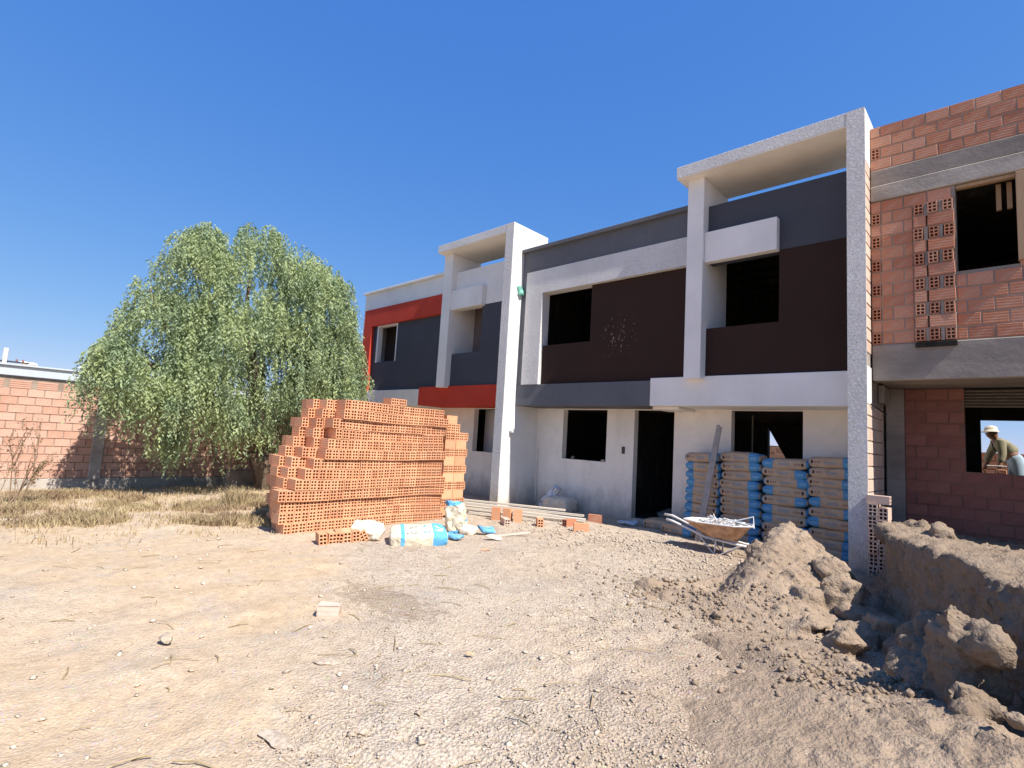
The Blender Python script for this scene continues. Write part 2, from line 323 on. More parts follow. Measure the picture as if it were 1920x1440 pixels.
# ------------------------------------------------------------------ the ground
def axis(a, b, st, far):
    mid = list(np.arange(a, b+1e-6, st)); lo = []; hi = []; d = st; v = a
    while v > -far: d *= 1.35; v -= d; lo.append(v)
    d = st; v = b
    while v < far: d *= 1.35; v += d; hi.append(v)
    return np.array(lo[::-1]+mid+hi)
def groundz(P):
    x, y = P[:, 0], P[:, 1]; Q = np.stack([x, y, x*0], 1); near = np.exp(-np.maximum(0, np.hypot(x+5, y-4)-14)/6)
    h = -.05-.14*np.clip((-x-10.5)/4, 0, 1)-.03*np.clip((-x-7)/3, 0, 1)*np.clip(1, 0, 1)
    h = h+near*(.10*(fbm(Q, .7, 3)-.5)+.05*(fbm(Q, 3., 3)-.5)+.020*(fbm(Q, 11, 2)-.5))
    fp = np.clip((x+3.2)/1.2, 0, 1)*np.clip((5.2-y)/.8, 0, 1)*near          # trodden soft soil
    h = h+fp*.06*(fbm(Q, 6.5, 2, ridge=True)-.6)
    h = np.where((y > 9.32) & (y < 13.5) & (x > -14.8), -.12, h)
    return h
xs = axis(-15.5, 1.5, .05, 900); ys = axis(-1.5, 10, .05, 900)
X, Y = np.meshgrid(xs, ys, indexing='ij'); P = np.stack([X.ravel(), Y.ravel(), X.ravel()*0], 1); P[:, 2] = groundz(P)
nx, ny = len(xs), len(ys); I = np.arange(nx*ny).reshape(nx, ny); F = np.stack([I[:-1, :-1].ravel(), I[1:, :-1].ravel(), I[1:, 1:].ravel(), I[:-1, 1:].ravel()], 1)
go = link('ground', mknp('ground', P, F, True), M['ground']); go['kind'] = 'structure'
# ------------------------------------------------------------------ middle house
mh = thing('house', 'two-storey grey, brown and white house in the middle with cement sacks at its front', 'house', (-4.7, 9.3, 0))
P_ = lambda mb, n, m, p=mh: mb.obj(n, M[m], p)
P_(MB().wall(-7.95, -1.585, -.3, 2.113, 9.26, 9.41, [(-7.196, -6.065, 1.023, 2.095), (-5.431, -4.592, 0, 2.095), (-3.538, -2.417, .95, 2.1)]), 'ground_floor_wall', 'bare')
P_(MB().box(-7.95, -4.676, 8.478, 9.3, 2.115, 2.567), 'grey_band', 'grey')
P_(MB().box(-4.674, -1.585, 8.463, 9.3, 2.112, 2.606), 'white_band', 'smooth')
P_(MB().box(-4.70, -4.20, 8.62, 9.255, 2.06, 2.112), 'ceiling_beam', 'bare')
P_(MB().wall(-7.95, -3.9, 2.569, 5.55, 8.5, 8.72, [(-7.795, -3.8, 2.5, 5.072)]), 'grey_surround', 'grey')
P_(MB().wall(-7.797, -3.85, 2.569, 5.074, 8.46, 8.718, [(-7.32, -3.8, 2.5, 4.559)]), 'white_frame', 'white')
P_(MB().wall(-7.318, -3.85, 2.569, 4.557, 8.56, 8.70, [(-7.4, -6.09, 3.41, 4.6)]), 'brown_wall', 'brown')
P_(MB().box(-7.948, -3.9, 8.413, 8.74, 5.552, 5.628), 'parapet_coping', 'grey')
P_(MB().wall(-3.75, -1.585, 2.608, 4.54, 8.5, 8.65, [(-3.9, -2.56, 3.41, 4.6)]), 'brown_wall', 'brown')
P_(MB().wall(-3.75, -1.585, 4.542, 5.541, 8.5, 8.72), 'upper_wall', 'dgrey')
P_(MB().box(-3.692, -2.556, 8.36, 8.498, 4.512, 5.034), 'window_hood', 'smooth')
P_(MB().box(-3.979, -3.694, 8.30, 9.33, 2.55, 5.998), 'post', 'smooth')
P_(MB().box(-4.106, -1.585, 8.112, 9.33, 6.012, 6.208), 'canopy', 'white'); P_(MB().box(-4.10, -1.585, 8.118, 9.325, 5.998, 6.011, 0), 'canopy_soffit', 'ceil')
# side wall whose front end is the tall pillar
P_(MB().wall(-1.583, -1.366, -.25, 6.21, 8.11, 8.128), 'pillar_face', 'white')
P_(MB().box(-1.583, -1.40, 8.130, 13.2, -.25, 5.45, 0), 'party_wall', 'bare')
P_(MB().box(-1.583, -1.366, 8.130, 9.33, 5.452, 6.208), 'pillar_top', 'smooth')
for z0, z1 in ((2.12, 2.62),): P_(MB().box(-1.40, -1.362, 8.130, 8.40, z0, z1), 'plaster_patch', 'smooth')
me_side = [brick_mesh('brick_side%d' % k, .245, .034, .15, .0015, k) for k in range(3)]
for q in me_side: q.materials.append(M['clay_pale'])
for j in range(33):
    z = -.02+j*.166
    if 2.05 < z < 2.66: continue
    y = 8.13+(.0 if j % 2 else -.12)
    while y < (8.43 if z > 2.3 else 9.28):
        c0, c1 = max(y, 8.13), min(y+.245, 9.3 if z < 2.3 else 8.44)
        if c1-c0 > .05:
            o = link('brick', me_side[j % 3], None, mh, (-1.384, (c0+c1)/2, z+.08), (0, 0, math.pi/2)); o.scale = ((c1-c0)/.25, 1, 1)
        y += .255
P_(MB().box(-1.394, -1.378, 8.14, 9.3, -.1, 5.45, 0), 'mortar_bed', 'mortar')
# interior
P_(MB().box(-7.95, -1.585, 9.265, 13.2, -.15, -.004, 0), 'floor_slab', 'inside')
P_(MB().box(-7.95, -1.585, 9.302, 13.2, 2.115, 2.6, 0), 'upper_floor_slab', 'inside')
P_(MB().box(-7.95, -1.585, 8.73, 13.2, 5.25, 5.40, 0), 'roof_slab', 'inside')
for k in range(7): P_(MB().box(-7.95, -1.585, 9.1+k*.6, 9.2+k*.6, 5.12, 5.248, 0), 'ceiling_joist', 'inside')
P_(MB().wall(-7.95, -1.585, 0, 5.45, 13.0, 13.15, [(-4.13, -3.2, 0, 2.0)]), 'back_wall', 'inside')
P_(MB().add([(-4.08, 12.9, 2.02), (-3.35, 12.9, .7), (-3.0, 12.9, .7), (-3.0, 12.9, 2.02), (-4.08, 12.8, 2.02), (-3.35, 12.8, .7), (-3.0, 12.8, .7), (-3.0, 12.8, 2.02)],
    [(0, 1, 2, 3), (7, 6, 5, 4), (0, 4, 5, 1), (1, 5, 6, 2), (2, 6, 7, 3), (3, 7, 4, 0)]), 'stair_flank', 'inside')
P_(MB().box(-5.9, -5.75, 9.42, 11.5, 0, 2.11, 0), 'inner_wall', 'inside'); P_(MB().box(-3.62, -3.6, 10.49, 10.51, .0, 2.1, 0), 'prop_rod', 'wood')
for za, zb, ya in ((0, 2.11, 9.413), (2.61, 5.245, 8.74)): P_(MB().box(-7.949, -7.93, ya, 13.0, za, zb, 0), 'shade_lining', 'inside'); P_(MB().box(-1.60, -1.585, ya, 13.0, za, zb, 0), 'shade_lining', 'inside')  # dark sheets added over the side walls so the rooms look unlit
# small things on the facade
P_(MB().box(-5.69, -5.62, 9.245, 9.262, 1.22, 1.36), 'switch_box', 'box')
P_(MB().tube([(-7.93, 8.38, 1.56), (-7.86, 8.38, 1.555)], .045, 10), 'pipe_stub', 'pipe')
P_(MB().tube([(-7.86, 9.22, .02), (-7.86, 9.22, 1.2)], .012, 6), 'conduit', 'galv')
# ------------------------------------------------------------------ left house
lh = thing('house', 'two-storey house with red frame and red band, behind the brick pile and beside the tree', 'house', (-11.3, 9.3, 0))
Q_ = lambda mb, n, m: mb.obj(n, M[m], lh)
Q_(MB().wall(-14.636, -8.19, -.4, 2.113, 9.26, 9.41, [(-13.6, -12.7, 1.01, 2.095), (-12.11, -11.3, 0, 2.06), (-10.1, -8.97, 1.01, 2.095)]), 'ground_floor_wall', 'bare')
Q_(MB().box(-14.636, -11.486, 8.5, 9.3, 2.115, 2.554), 'white_band', 'smooth')
Q_(MB().box(-11.484, -8.192, 8.463, 9.3, 2.117, 2.601), 'red_band', 'red')
Q_(MB().wall(-14.634, -10.3, 2.556, 5.55, 8.5, 8.72, [(-14.52, -10.2, 2.5, 5.038)]), 'upper_wall', 'smooth')
Q_(MB().wall(-14.522, -10.45, 2.556, 5.04, 8.46, 8.718, [(-14.094, -10.3, 2.5, 4.518)]), 'red_frame', 'red')
Q_(MB().wall(-14.092, -10.45, 2.558, 4.516, 8.56, 8.70, [(-13.85, -12.865, 3.41, 4.50)]), 'grey_wall', 'dgrey')
t_ = MB().wall(-13.88, -12.83, 3.40, 4.514, 8.545, 8.69, [(-13.8, -12.868, 3.3, 4.47)]); Q_(t_, 'window_reveal', 'smooth')
Q_(MB().box(-14.66, -10.45, 8.42, 8.74, 5.552, 5.617), 'parapet_coping', 'smooth')
Q_(MB().wall(-10.4, -8.192, 2.604, 4.558, 8.5, 8.65, [(-10.5, -9.23, 3.415, 4.6)]), 'grey_wall', 'dgrey')
Q_(MB().wall(-10.4, -8.192, 4.56, 5.525, 8.5, 8.72), 'upper_wall', 'smooth')
Q_(MB().box(-10.29, -9.142, 8.36, 8.498, 4.52, 5.018), 'window_hood', 'smooth')
Q_(MB().box(-10.592, -10.268, 8.32, 9.30, 2.56, 5.997), 'post', 'smooth')
Q_(MB().box(-10.634, -8.192, 8.112, 9.30, 6.012, 6.192), 'canopy', 'white'); Q_(MB().box(-10.63, -8.192, 8.118, 9.295, 5.999, 6.011, 0), 'canopy_soffit', 'ceil')
Q_(MB().wall(-8.19, -7.952, -.25, 6.193, 8.11, 8.128), 'pillar_face', 'white')
Q_(MB().box(-8.19, -7.952, 8.13, 13.2, -.25, 5.50, 0), 'party_wall', 'smooth')
Q_(MB().box(-8.19, -7.952, 8.13, 9.30, 5.502, 6.192), 'pillar_top', 'smooth')
Q_(MB().box(-14.636, -14.45, 8.72, 13.2, -.4, 5.5, 0), 'side_wall', 'smooth'); Q_(MB().box(-14.636, -14.45, 9.41, 13.2, -.41, 0, 0), 'plinth', 'concrete')
Q_(MB().box(-14.45, -8.192, 9.302, 13.2, 2.115, 2.6, 0), 'upper_floor_slab', 'inside'); Q_(MB().box(-14.45, -8.192, 8.73, 13.2, 5.25, 5.40, 0), 'roof_slab', 'inside')
Q_(MB().box(-14.45, -8.192, 9.265, 13.2, -.15, -.004, 0), 'floor_slab', 'inside'); Q_(MB().wall(-14.45, -8.192, 0, 5.45, 13.0, 13.15), 'back_wall', 'inside')
Q_(MB().box(-10.6, -8.192, 9.2, 9.29, 2.6, 5.2, 0), 'inner_wall', 'dim'); Q_(MB().box(-14.4, -12.0, 9.2, 9.29, 2.6, 5.2, 0), 'inner_wall', 'dim'); Q_(MB().box(-10.3, -8.192, 9.85, 9.92, 0, 2.11, 0), 'inner_wall', 'bare')
# ------------------------------------------------------------------ right house, bare bricks
rh = thing('house', 'unfinished bare brick house with concrete beams at the right edge', 'house', (0, 9.0, 0))
N_ = lambda mb, n, m: mb.obj(n, M[m], rh)
wl = {}
wl['par'] = N_(MB().wall(-1.36, 3, 5.405, 6.04, 8.456, 8.70, [(-1.352, -1.248, 5.57, 5.722)]), 'parapet_wall', 'mortar')
wl['up'] = N_(MB().wall(-1.36, 3, 2.935, 4.948, 8.456, 8.70, [(-.46, .115, 3.81, 4.96), (.8, 1.9, 3.81, 4.96)]+[(-1.352, -1.248, 2.942+k*.335, 3.098+k*.335) for k in range(6)]), 'upper_wall', 'mortar')
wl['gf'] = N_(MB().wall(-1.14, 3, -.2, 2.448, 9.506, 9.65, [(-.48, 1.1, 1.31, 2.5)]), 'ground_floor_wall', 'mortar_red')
for (za, zb, yy) in ((4.952, 5.17, 8.425), (5.172, 5.402, 8.437)): N_(MB().box(-1.36, 3, yy, 8.62, za, zb, .01), 'concrete_beam', 'concrete_light' if za < 5 else 'concrete')
N_(MB().box(-1.358, 3, 8.43, 8.72, 2.45, 2.932, .012), 'concrete_beam', 'concrete')
N_(MB().box(-1.30, 3, 8.722, 9.50, 2.452, 2.93, 0), 'floor_slab', 'concrete')
N_(MB().box(-1.36, -1.142, 9.44, 9.66, -.2, 2.448, .01), 'column', 'concrete')
N_(MB().box(-1.37, -1.302, 8.9, 9.43, 2.2, 2.448, .01), 'haunch', 'concrete')
N_(MB().box(-.885, -.47, 8.385, 8.43, 2.865, 2.925, .004), 'wooden_wedge', 'darkgap')
N_(MB().box(.10, .19, 8.40, 8.50, 3.84, 4.93, .005), 'window_post', 'wood2'); N_(MB().box(-.46, .1, 8.47, 8.55, 4.90, 4.945, .004), 'lintel_board', 'wood2')
for xx in (-.08, .02): N_(MB().box(xx, xx+.05, 8.7, 8.75, 4.6, 4.94, .003), 'hanging_batten', 'wood2')
N_(MB().tube([(-1.36, 8.33, 2.13), (-1.25, 8.75, 2.02)], .012, 5), 'iron_rod', 'band')
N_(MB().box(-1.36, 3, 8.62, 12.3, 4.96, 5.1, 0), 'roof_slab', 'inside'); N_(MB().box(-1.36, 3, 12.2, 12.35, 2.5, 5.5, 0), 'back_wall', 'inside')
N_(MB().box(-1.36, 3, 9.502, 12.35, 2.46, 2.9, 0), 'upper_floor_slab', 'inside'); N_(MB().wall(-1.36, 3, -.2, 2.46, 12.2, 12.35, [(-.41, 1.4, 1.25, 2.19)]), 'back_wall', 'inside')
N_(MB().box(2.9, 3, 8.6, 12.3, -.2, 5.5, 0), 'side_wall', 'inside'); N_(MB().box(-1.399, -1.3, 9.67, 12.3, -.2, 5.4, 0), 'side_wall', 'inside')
for k in range(6): N_(MB().tube([(-.48, 9.56, 2.205+k*.042), (1.1, 9.56, 2.205+k*.042)], .019, 6), 'shutter_slat', 'shutter')
bx = {}
def bmesh_for(L, mat, s):
    k = (round(L, 2), mat, s)
    if k not in bx: bx[k] = brick_mesh('wall_brick', L, .06, .15, .002, s+7); bx[k].materials.append(M[mat])
    return bx[k]
BY = holed_mesh('end_brick', .24, .1, .15, 'Y'); BY.materials.append(M['clay_red'])
far_bits = MB()
def lay(wall, x0, x1, z0, n, pitch, yf, mat, skip=(), first=0, L=.25, gap=.014, xlim=.35):
    for j in range(n):
        z = z0+j*pitch; x = x0-(L/2 if (j+first) % 2 else 0)
        while x < x1:
            segs = [(max(x, x0), min(x+L-gap, x1))]
            for sx0, sx1, sz0, sz1 in skip:
                if sz0 < z+pitch/2 < sz1:
                    ns = []
                    for a_, b_ in segs:
                        if b_ <= sx0 or a_ >= sx1: ns.append((a_, b_))
                        else:
                            if a_ < sx0: ns.append((a_, sx0))
                            if b_ > sx1: ns.append((sx1, b_))
                    segs = ns
            for a_, b_ in segs:
                if b_-a_ < .035: continue
                if a_ > xlim: far_bits.box(a_, b_, yf, yf+.05, z+.008, z+pitch-.008, .004); continue
                me = bmesh_for(b_-a_, mat, (j*3+int(x*10)) % 3)
                o = link('brick', me, None, wall, ((a_+b_)/2, yf+.03+random.uniform(-.003, .003), z+pitch/2), (random.uniform(-.01, .01), random.uniform(-.012, .012), random.uniform(-.008, .008)))
                o.scale = (1, 1, (pitch-.015)/.15)
            x += L
lay(wl['par'], -1.36, 2.9, 5.405, 4, .16, 8.45, 'clay_red', skip=[(-1.36, -1.24, 5.55, 5.73)])
link('brick', BY, None, wl['par'], (-1.30, 8.565, 5.645))
hx = [-1.29]+[0]
lay(wl['up'], -1.36, 2.9, 2.937, 12, .1675, 8.45, 'clay_red', skip=[(-1.36, -1.235, 2.937+k*.1675*2, 2.937+k*.1675*2+.1675) for k in range(6)]+[(-.9, -.46, 2.9, 4.80), (-.46, .115, 3.81, 5), (.8, 1.9, 3.81, 5)])
for k in range(6): link('brick', BY, None, wl['up'], (-1.30, 8.566, 3.02+k*.335), (0, 0, random.uniform(-.03, .03)))
# buttress of hollow bricks set endways
for j in range(6):
    z0 = 2.94+j*.335
    for a_, b_ in ((-.777, -.733), (-.627, -.583)): N_(MB().box(a_, b_, 8.40, 8.455, z0, z0+.16, .006), 'mortar_joint', 'mortar')
for j in range(10): N_(MB().box(-.885, -.472, 8.402, 8.455, 3.093+j*.1675, 3.115+j*.1675, .004), 'mortar_joint', 'mortar')
for j in range(11):
    z = 2.937+j*.1675+.084
    if j % 2 == 0:
        for xc in (-.83, -.68, -.53): link('brick', BY, None, rh, (xc+random.uniform(-.006, .006), 8.505+random.uniform(-.006, .006), z), (0, random.uniform(-.03, .03), random.uniform(-.05, .05)))
    else:
        for a_, b_ in ((-.88, -.755), (-.735, -.475)):
            link('brick', bmesh_for(b_-a_, 'clay_red', j % 3), None, rh, ((a_+b_)/2, 8.418, z), (random.uniform(-.02, .02), random.uniform(-.02, .02), random.uniform(-.02, .02)))
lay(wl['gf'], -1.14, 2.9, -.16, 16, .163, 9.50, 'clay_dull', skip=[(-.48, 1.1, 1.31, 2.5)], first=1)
far_bits.obj('brick_courses', M['clay_red'], rh, kind='stuff')
# ------------------------------------------------------------------ compound wall
cw = thing('compound_wall', 'long hollow brick boundary wall behind the tree at the left', 'wall', (-14.8, 3, -.3))
C_ = lambda mb, n, m: mb.obj(n, M[m], cw)
body = C_(MB().box(-14.86, -14.708, -3, 8.9, -.02, 2.02, 0), 'wall_body', 'mortar_pale')
C_(MB().box(-14.88, -14.66, -3, 8.9, -.5, -.02, .01), 'plinth', 'concrete_light'); C_(MB().box(-14.9, -14.66, 2.20, 2.42, -.5, 1.84, .012), 'column', 'concrete_light')
C_(MB().box(-14.88, -14.68, -3, 1.92, 2.028, 2.065, .004), 'flashing', 'band')
wb = [brick_mesh('compound_brick%d' % k, .25, .06, .152, .003, k+20) for k in range(4)]
for q in wb: q.materials.append(M['clay_wall'])
rest = MB(); nind = 0
for j in range(12):
    z = -.015+j*.1655; h = .1655 if j < 11 else .17
    k = 0; y = -2.9-(.13 if j % 2 else 0)
    if j == 11:
        while y < 8.8:        # small solid bricks between mortar pads
            for q in range(4):
                if -.2 < y < 5.6 and q == 0 and nind < 296: pass
                rest.box(-14.72, -14.699, y, y+.33, z+.008+q*.041, z+.043+q*.041, .003)
            y += .42
        continue
    while y < 8.8:
        if not (2.2-.2 < y < 2.42 and j < 11 and False):
            if y > .15 and y < 6.2 and nind < 297:
                nind += 1; link('brick', wb[(j+k) % 4], None, body, (-14.722+random.uniform(-.003, .003), y+.125, z+h/2), (random.uniform(-.01, .01), random.uniform(-.01, .01), math.pi/2+random.uniform(-.01, .01)))
            else: rest.box(-14.75, -14.692, y, y+.25, z+.008, z+h-.008, .004)
        y += .263; k += 1
rest.obj('more_bricks', M['clay_wall'], cw, kind='stuff')
# far things beyond the wall
wh = thing('warehouse', 'long pale metal-clad shed beyond the boundary wall at far left', 'warehouse', (-34, 0, -.2))
MB().box(-44, -30, -14, 16, -.2, 3.15, .02).obj('cladding', M['roofpale'], wh); MB().box(-44.2, -29.9, -14.2, 16.2, 3.152, 3.22, .01).obj('roof_edge', M['roofpale'], wh)
pl = thing('utility_pole', 'white utility pole top with crossarm showing above the far shed', 'pole', (-46, 1.9, -.2))
MB().tube([(-46, 1.9, -.2), (-46, 1.95, 5.15)], [.2, .13], 8).obj('pole', M['pole'], pl)
MB().box(-46.1, -45.9, .6, 3.1, 4.28, 4.36).obj('crossarm', M['band'], pl)
for yy in (.8, 1.4, 2.5, 2.8): MB().tube([(-46, yy, 4.36), (-46, yy, 4.5)], .05, 6).obj('insulator', M['ceram'], pl)
# yard behind the right house
ter = MB().box(-2.5, 3, 12.36, 17, -.3, .70, 0).obj('yard_platform', M['concrete']); ter['kind'] = 'structure'
yw = thing('yard_wall', 'low orange brick wall behind the worker seen through the right window', 'wall', (0, 14.5, .7))
ywb = MB().wall(-2.4, 3, .7, 1.68, 14.506, 14.65).obj('wall_body', M['mortar_pale'], yw)
lay(ywb, -2.4, 2.8, .70, 6, .163, 14.5, 'clay_red', xlim=9)
y2 = thing('yard_wall', 'sunlit orange brick wall seen through the middle house doorway', 'wall', (-4.2, 15.5, 0))
y2b = MB().wall(-8.2, -2.6, -.3, 1.62, 15.806, 15.95).obj('wall_body', M['mortar_pale'], y2); lay(y2b, -5.8, -4.0, -.28, 11, .17, 15.8, 'clay_wall', xlim=9)
tag(MB().box(-5.03, -4.97, 15.5, 15.56, -.1, 2.6).obj('post', M['pole']), 'thin white post seen through the middle house doorway', 'post')
# ------------------------------------------------------------------ dirt heaps
def rock_mesh(name, r, sub=3, amp=.35, sq=(1, 1, .8), seed=0, flat_=False):
    bm = bmesh.new(); bmesh.ops.create_icosphere(bm, subdivisions=sub, radius=1); V = np.array([v.co[:] for v in bm.verts])
    F = [[v.index for v in f.verts] for f in bm.faces]; bm.free(); rs = np.random.default_rng(seed)
    for k in range(7):        # planar cuts make facets
        n = rs.normal(size=3); n /= np.linalg.norm(n); d = V@n; c = rs.uniform(.42, .78); V = V-np.outer(np.clip(d-c, 0, 9), n)
    V = V*(1+amp*(fbm(V+seed*3.1, 2.2, 3)-.5)[:, None]+.26*(fbm(V+seed, 7, 3, .6, True)-.6)[:, None]+.10*(fbm(V+seed, 22, 2)-.5)[:, None]); V = V*np.array(sq)*r
    return mk(name, V, F, not flat_)
ob_tmp = []
def solid_from_height(name, x0, x1, y0, y1, st, hf, spheres, vox, amp, mat, zlow=-.35):
    xs = np.arange(x0, x1, st); ys = np.arange(y0, y1, st); X, Y = np.meshgrid(xs, ys, indexing='ij')
    H = hf(X.ravel(), Y.ravel()); n = X.size; nx, ny = X.shape; I = np.arange(n).reshape(nx, ny)
    top = np.stack([X.ravel(), Y.ravel(), H], 1); bot = top.copy(); bot[:, 2] = zlow
    q = lambda A: np.stack([A[:-1, :-1].ravel(), A[1:, :-1].ravel(), A[1:, 1:].ravel(), A[:-1, 1:].ravel()], 1)
    Fs = [q(I), q(I+n)[:, ::-1]]
    for A in (I[:, 0], I[::-1, -1], I[0, ::-1], I[-1, :]): Fs.append(np.stack([A[:-1]+n, A[1:]+n, A[1:], A[:-1]], 1))
    me = mknp(name, np.concatenate([top, bot]), np.concatenate(Fs)); bm = bmesh.new(); bm.from_mesh(me)
    for (x, y, z, r, sx, sy, sz) in spheres:
        rm = rock_mesh('tmp', r*1.12, 4, .5, (sx, sy, sz), int(abs(x*1000+y*77+z*31)) % 9999); rm.transform(Matrix.Translation((x, y, z)) @ Matrix.Rotation(random.uniform(0, 3), 4, 'Z')); bm.from_mesh(rm); bpy.data.meshes.remove(rm)
    bm.to_mesh(me); bm.free()
    o = bpy.data.objects.new(name, me); COL.objects.link(o); md = o.modifiers.new('r', 'REMESH'); md.mode = 'VOXEL'; md.voxel_size = vox
    dg = bpy.context.evaluated_depsgraph_get(); me2 = bpy.data.meshes.new_from_object(o.evaluated_get(dg)); bpy.data.objects.remove(o)
    nv = len(me2.vertices); co = np.zeros(nv*3, np.float32); me2.vertices.foreach_get('co', co); co = co.reshape(-1, 3)
    no = np.zeros(nv*3, np.float32); me2.vertices.foreach_get('normal', no); no = no.reshape(-1, 3)
    st_ = np.clip(1-no[:, 2]*1.1, 0, 1); d = amp*(1.5*(fbm(co, 3.6, 2)-.5)+1.1*(fbm(co, 7.5, 3, .6, True)-.58)+.75*(fbm(co, 19, 2, ridge=True)-.6)+.6*(fbm(co, 42, 2)-.5))
    crumb = np.clip(fbm(co, 2.1, 2)*4-1.9, 0, 1)*np.clip(vnoise(co*24)-.5, 0, 1)*.12
    fade = np.clip(.30+co[:, 2]*2.2, .30, 1) if name == 'dirt_mound' else 1.
    co2 = co+no*((d+crumb)*fade)[:, None]; me2.vertices.foreach_set('co', co2.ravel())
    bm = bmesh.new(); bm.from_mesh(me2); bmesh.ops.delete(bm, geom=[v for v in bm.verts if v.co.z < -.17], context='VERTS'); bm.to_mesh(me2); bm.free()
    me2.polygons.foreach_set('use_smooth', [True]*len(me2.polygons)); me2.materials.clear(); return link(name, me2, mat)
def seg(X, Y, pts, slope, pw=1.):
    best = np.full(X.shape, -9.)
    for (xa, ya, za), (xb, yb, zb) in zip(pts[:-1], pts[1:]):
        dx, dy = xb-xa, yb-ya; t = np.clip(((X-xa)*dx+(Y-ya)*dy)/(dx*dx+dy*dy+1e-9), 0, 1)
        px, py = X-(xa+t*dx), Y-(ya+t*dy); s = np.where(py > 0, slope[1], slope[0]); sx = np.where(px < 0, slope[2], slope[3]) if len(slope) > 2 else s
        best = np.maximum(best, za+t*(zb-za)-np.hypot(sx*px, s*py)**pw)
    return best
def h_left(X, Y):
    r1 = seg(X, Y, [(-2.95, 5.1, -.01), (-2.7, 5.3, .03), (-2.45, 5.55, .04), (-2.3, 5.80, .08), (-2.12, 6.1, .26), (-1.93, 6.38, .56), (-1.83, 6.46, .66), (-1.66, 6.5, .58), (-1.5, 6.42, .36), (-1.3, 6.2, .18), (-1.1, 5.7, -.02)], (.47, 1.8, 1.5, .9))
    r2 = seg(X, Y, [(-2.5, 5.05, .02), (-2.0, 5.1, .07), (-1.5, 5.35, .14), (-1.3, 5.5, .05)], (.36, .3))
    r3 = seg(X, Y, [(-1.5, 4.75, -.04), (-1.19, 4.70, .0), (-.95, 4.55, .02), (-.75, 4.26, .06), (-.54, 4.04, .11), (-.36, 3.77, .15), (-.19, 3.55, .21), (-.09, 3.40, .20), (.1, 3.2, .24), (.6, 2.8, .3)], (.20, .9))
    r4 = seg(X, Y, [(-1.55, 4.2, .0), (-1.25, 4.15, .05), (-.95, 3.75, .06)], (.5, .18))
    return np.maximum.reduce([r1, r2, r3, r4, X*0-.3])
dm = solid_from_height('dirt_mound', -3.2, 1.2, 2.2, 7.6, .045, h_left, [(-1.34, 6.05, .30, .14, 1.2, 1, .8), (-1.18, 5.62, .12, .19, 1, .85, 1.0), (-1.42, 5.55, .08, .15, 1, 1, 1), (-1.6, 5.75, .12, .15, 1, 1, 1), (-1.5, 5.2, .0, .12, 1, 1, .8), (-2.78, 5.12, -.03, .09, 1.2, 1, .7), (-2.45, 4.95, -.04, .08, 1, 1, .7), (-1.0, 4.80, .0, .12, 1, 1, .9), (-1.3, 5.0, .0, .11, 1.3, 1, .7), (-1.72, 6.3, .48, .14, 1, 1, 1), (-2.02, 6.1, .3, .12, 1, 1, 1)], .021, .058, M['dirt'])
tag(dm, 'pointed loose brown dirt mound in front of the wheelbarrow and sacks', 'dirt mound')
LIP = [(-1.12, 8.15), (-1.06, 7.6), (-.94, 6.6), (-.84, 5.9), (-.64, 5.6), (-.51, 5.3), (-.31, 4.9), (-.22, 4.7), (-.11, 4.45), (.02, 4.2), (.2, 3.9), (.5, 3.5), (.95, 3.2), (1.9, 3.0)]
LZ = [.58, .60, .66, .73, .72, .72, .76, .74, .72, .74, .76, .8, .85, .85]
def h_right(X, Y):
    best = np.full(X.shape, 9e9); zl = np.zeros_like(X); sg = np.ones_like(X)
    for k in range(len(LIP)-1):
        (xa, ya), (xb, yb) = LIP[k], LIP[k+1]; dx, dy = xb-xa, yb-ya; t = np.clip(((X-xa)*dx+(Y-ya)*dy)/(dx*dx+dy*dy), 0, 1)
        ax, ay = X-(xa+t*dx), Y-(ya+t*dy); d = np.hypot(ax, ay); cr = dx*ay-dy*ax; m_ = d < best
        best = np.where(m_, d, best); zl = np.where(m_, LZ[k]+t*(LZ[k+1]-LZ[k]), zl); sg = np.where(m_, np.where(cr > 0, 1, -1), sg)
    inside = (sg > 0); n_ = fbm(np.stack([X, Y, X*0], 1), 2.2, 3)-.5
    top = zl-.075*best-.12*np.clip(Y-7.4, 0, 9)+.1*n_*np.clip(best*4, 0, 1)
    for (cx, cy, cz, cr) in ((-.8, 7.4, .68, .35),): top = np.maximum(top, np.where(inside, .45+(cz-.45)*np.clip(1.25*(1-(np.hypot(X-cx, Y-cy)/cr/1.5)**2), 0, 1), -9))
    tal = np.clip(.22-.9*best, -.5, 1)-.12+.1*n_
    return np.where(inside, top, tal)
rhp = solid_from_height('dirt_heap', -1.7, 2.1, 2.9, 9.4, .03, h_right, [(-.97, 7.62, .62, .16, 1.3, 1, .8), (-.82, 7.5, .62, .13, 1, 1.2, .9), (-.60, 7.2, .64, .11, 1, 1, 1), (-.7, 7.1, .6, .1, 1, 1, .8), (-1.02, 7.2, .6, .11, 1, 1, .8), (-.22, 3.95, .30, .22, .75, .7, 1.35), (-.12, 3.88, .48, .12, .8, .9, 1.1), (-.2, 3.62, .20, .12, 1.3, .9, .85), (-.55, 5.0, .05, .20, .8, .8, 1.5), (-.4, 4.5, .0, .20, 1, 1, 1.2)], .022, .056, M['shade_dirt'])
tag(rhp, 'large cut-faced dirt heap at the right edge below the brick house', 'dirt heap')
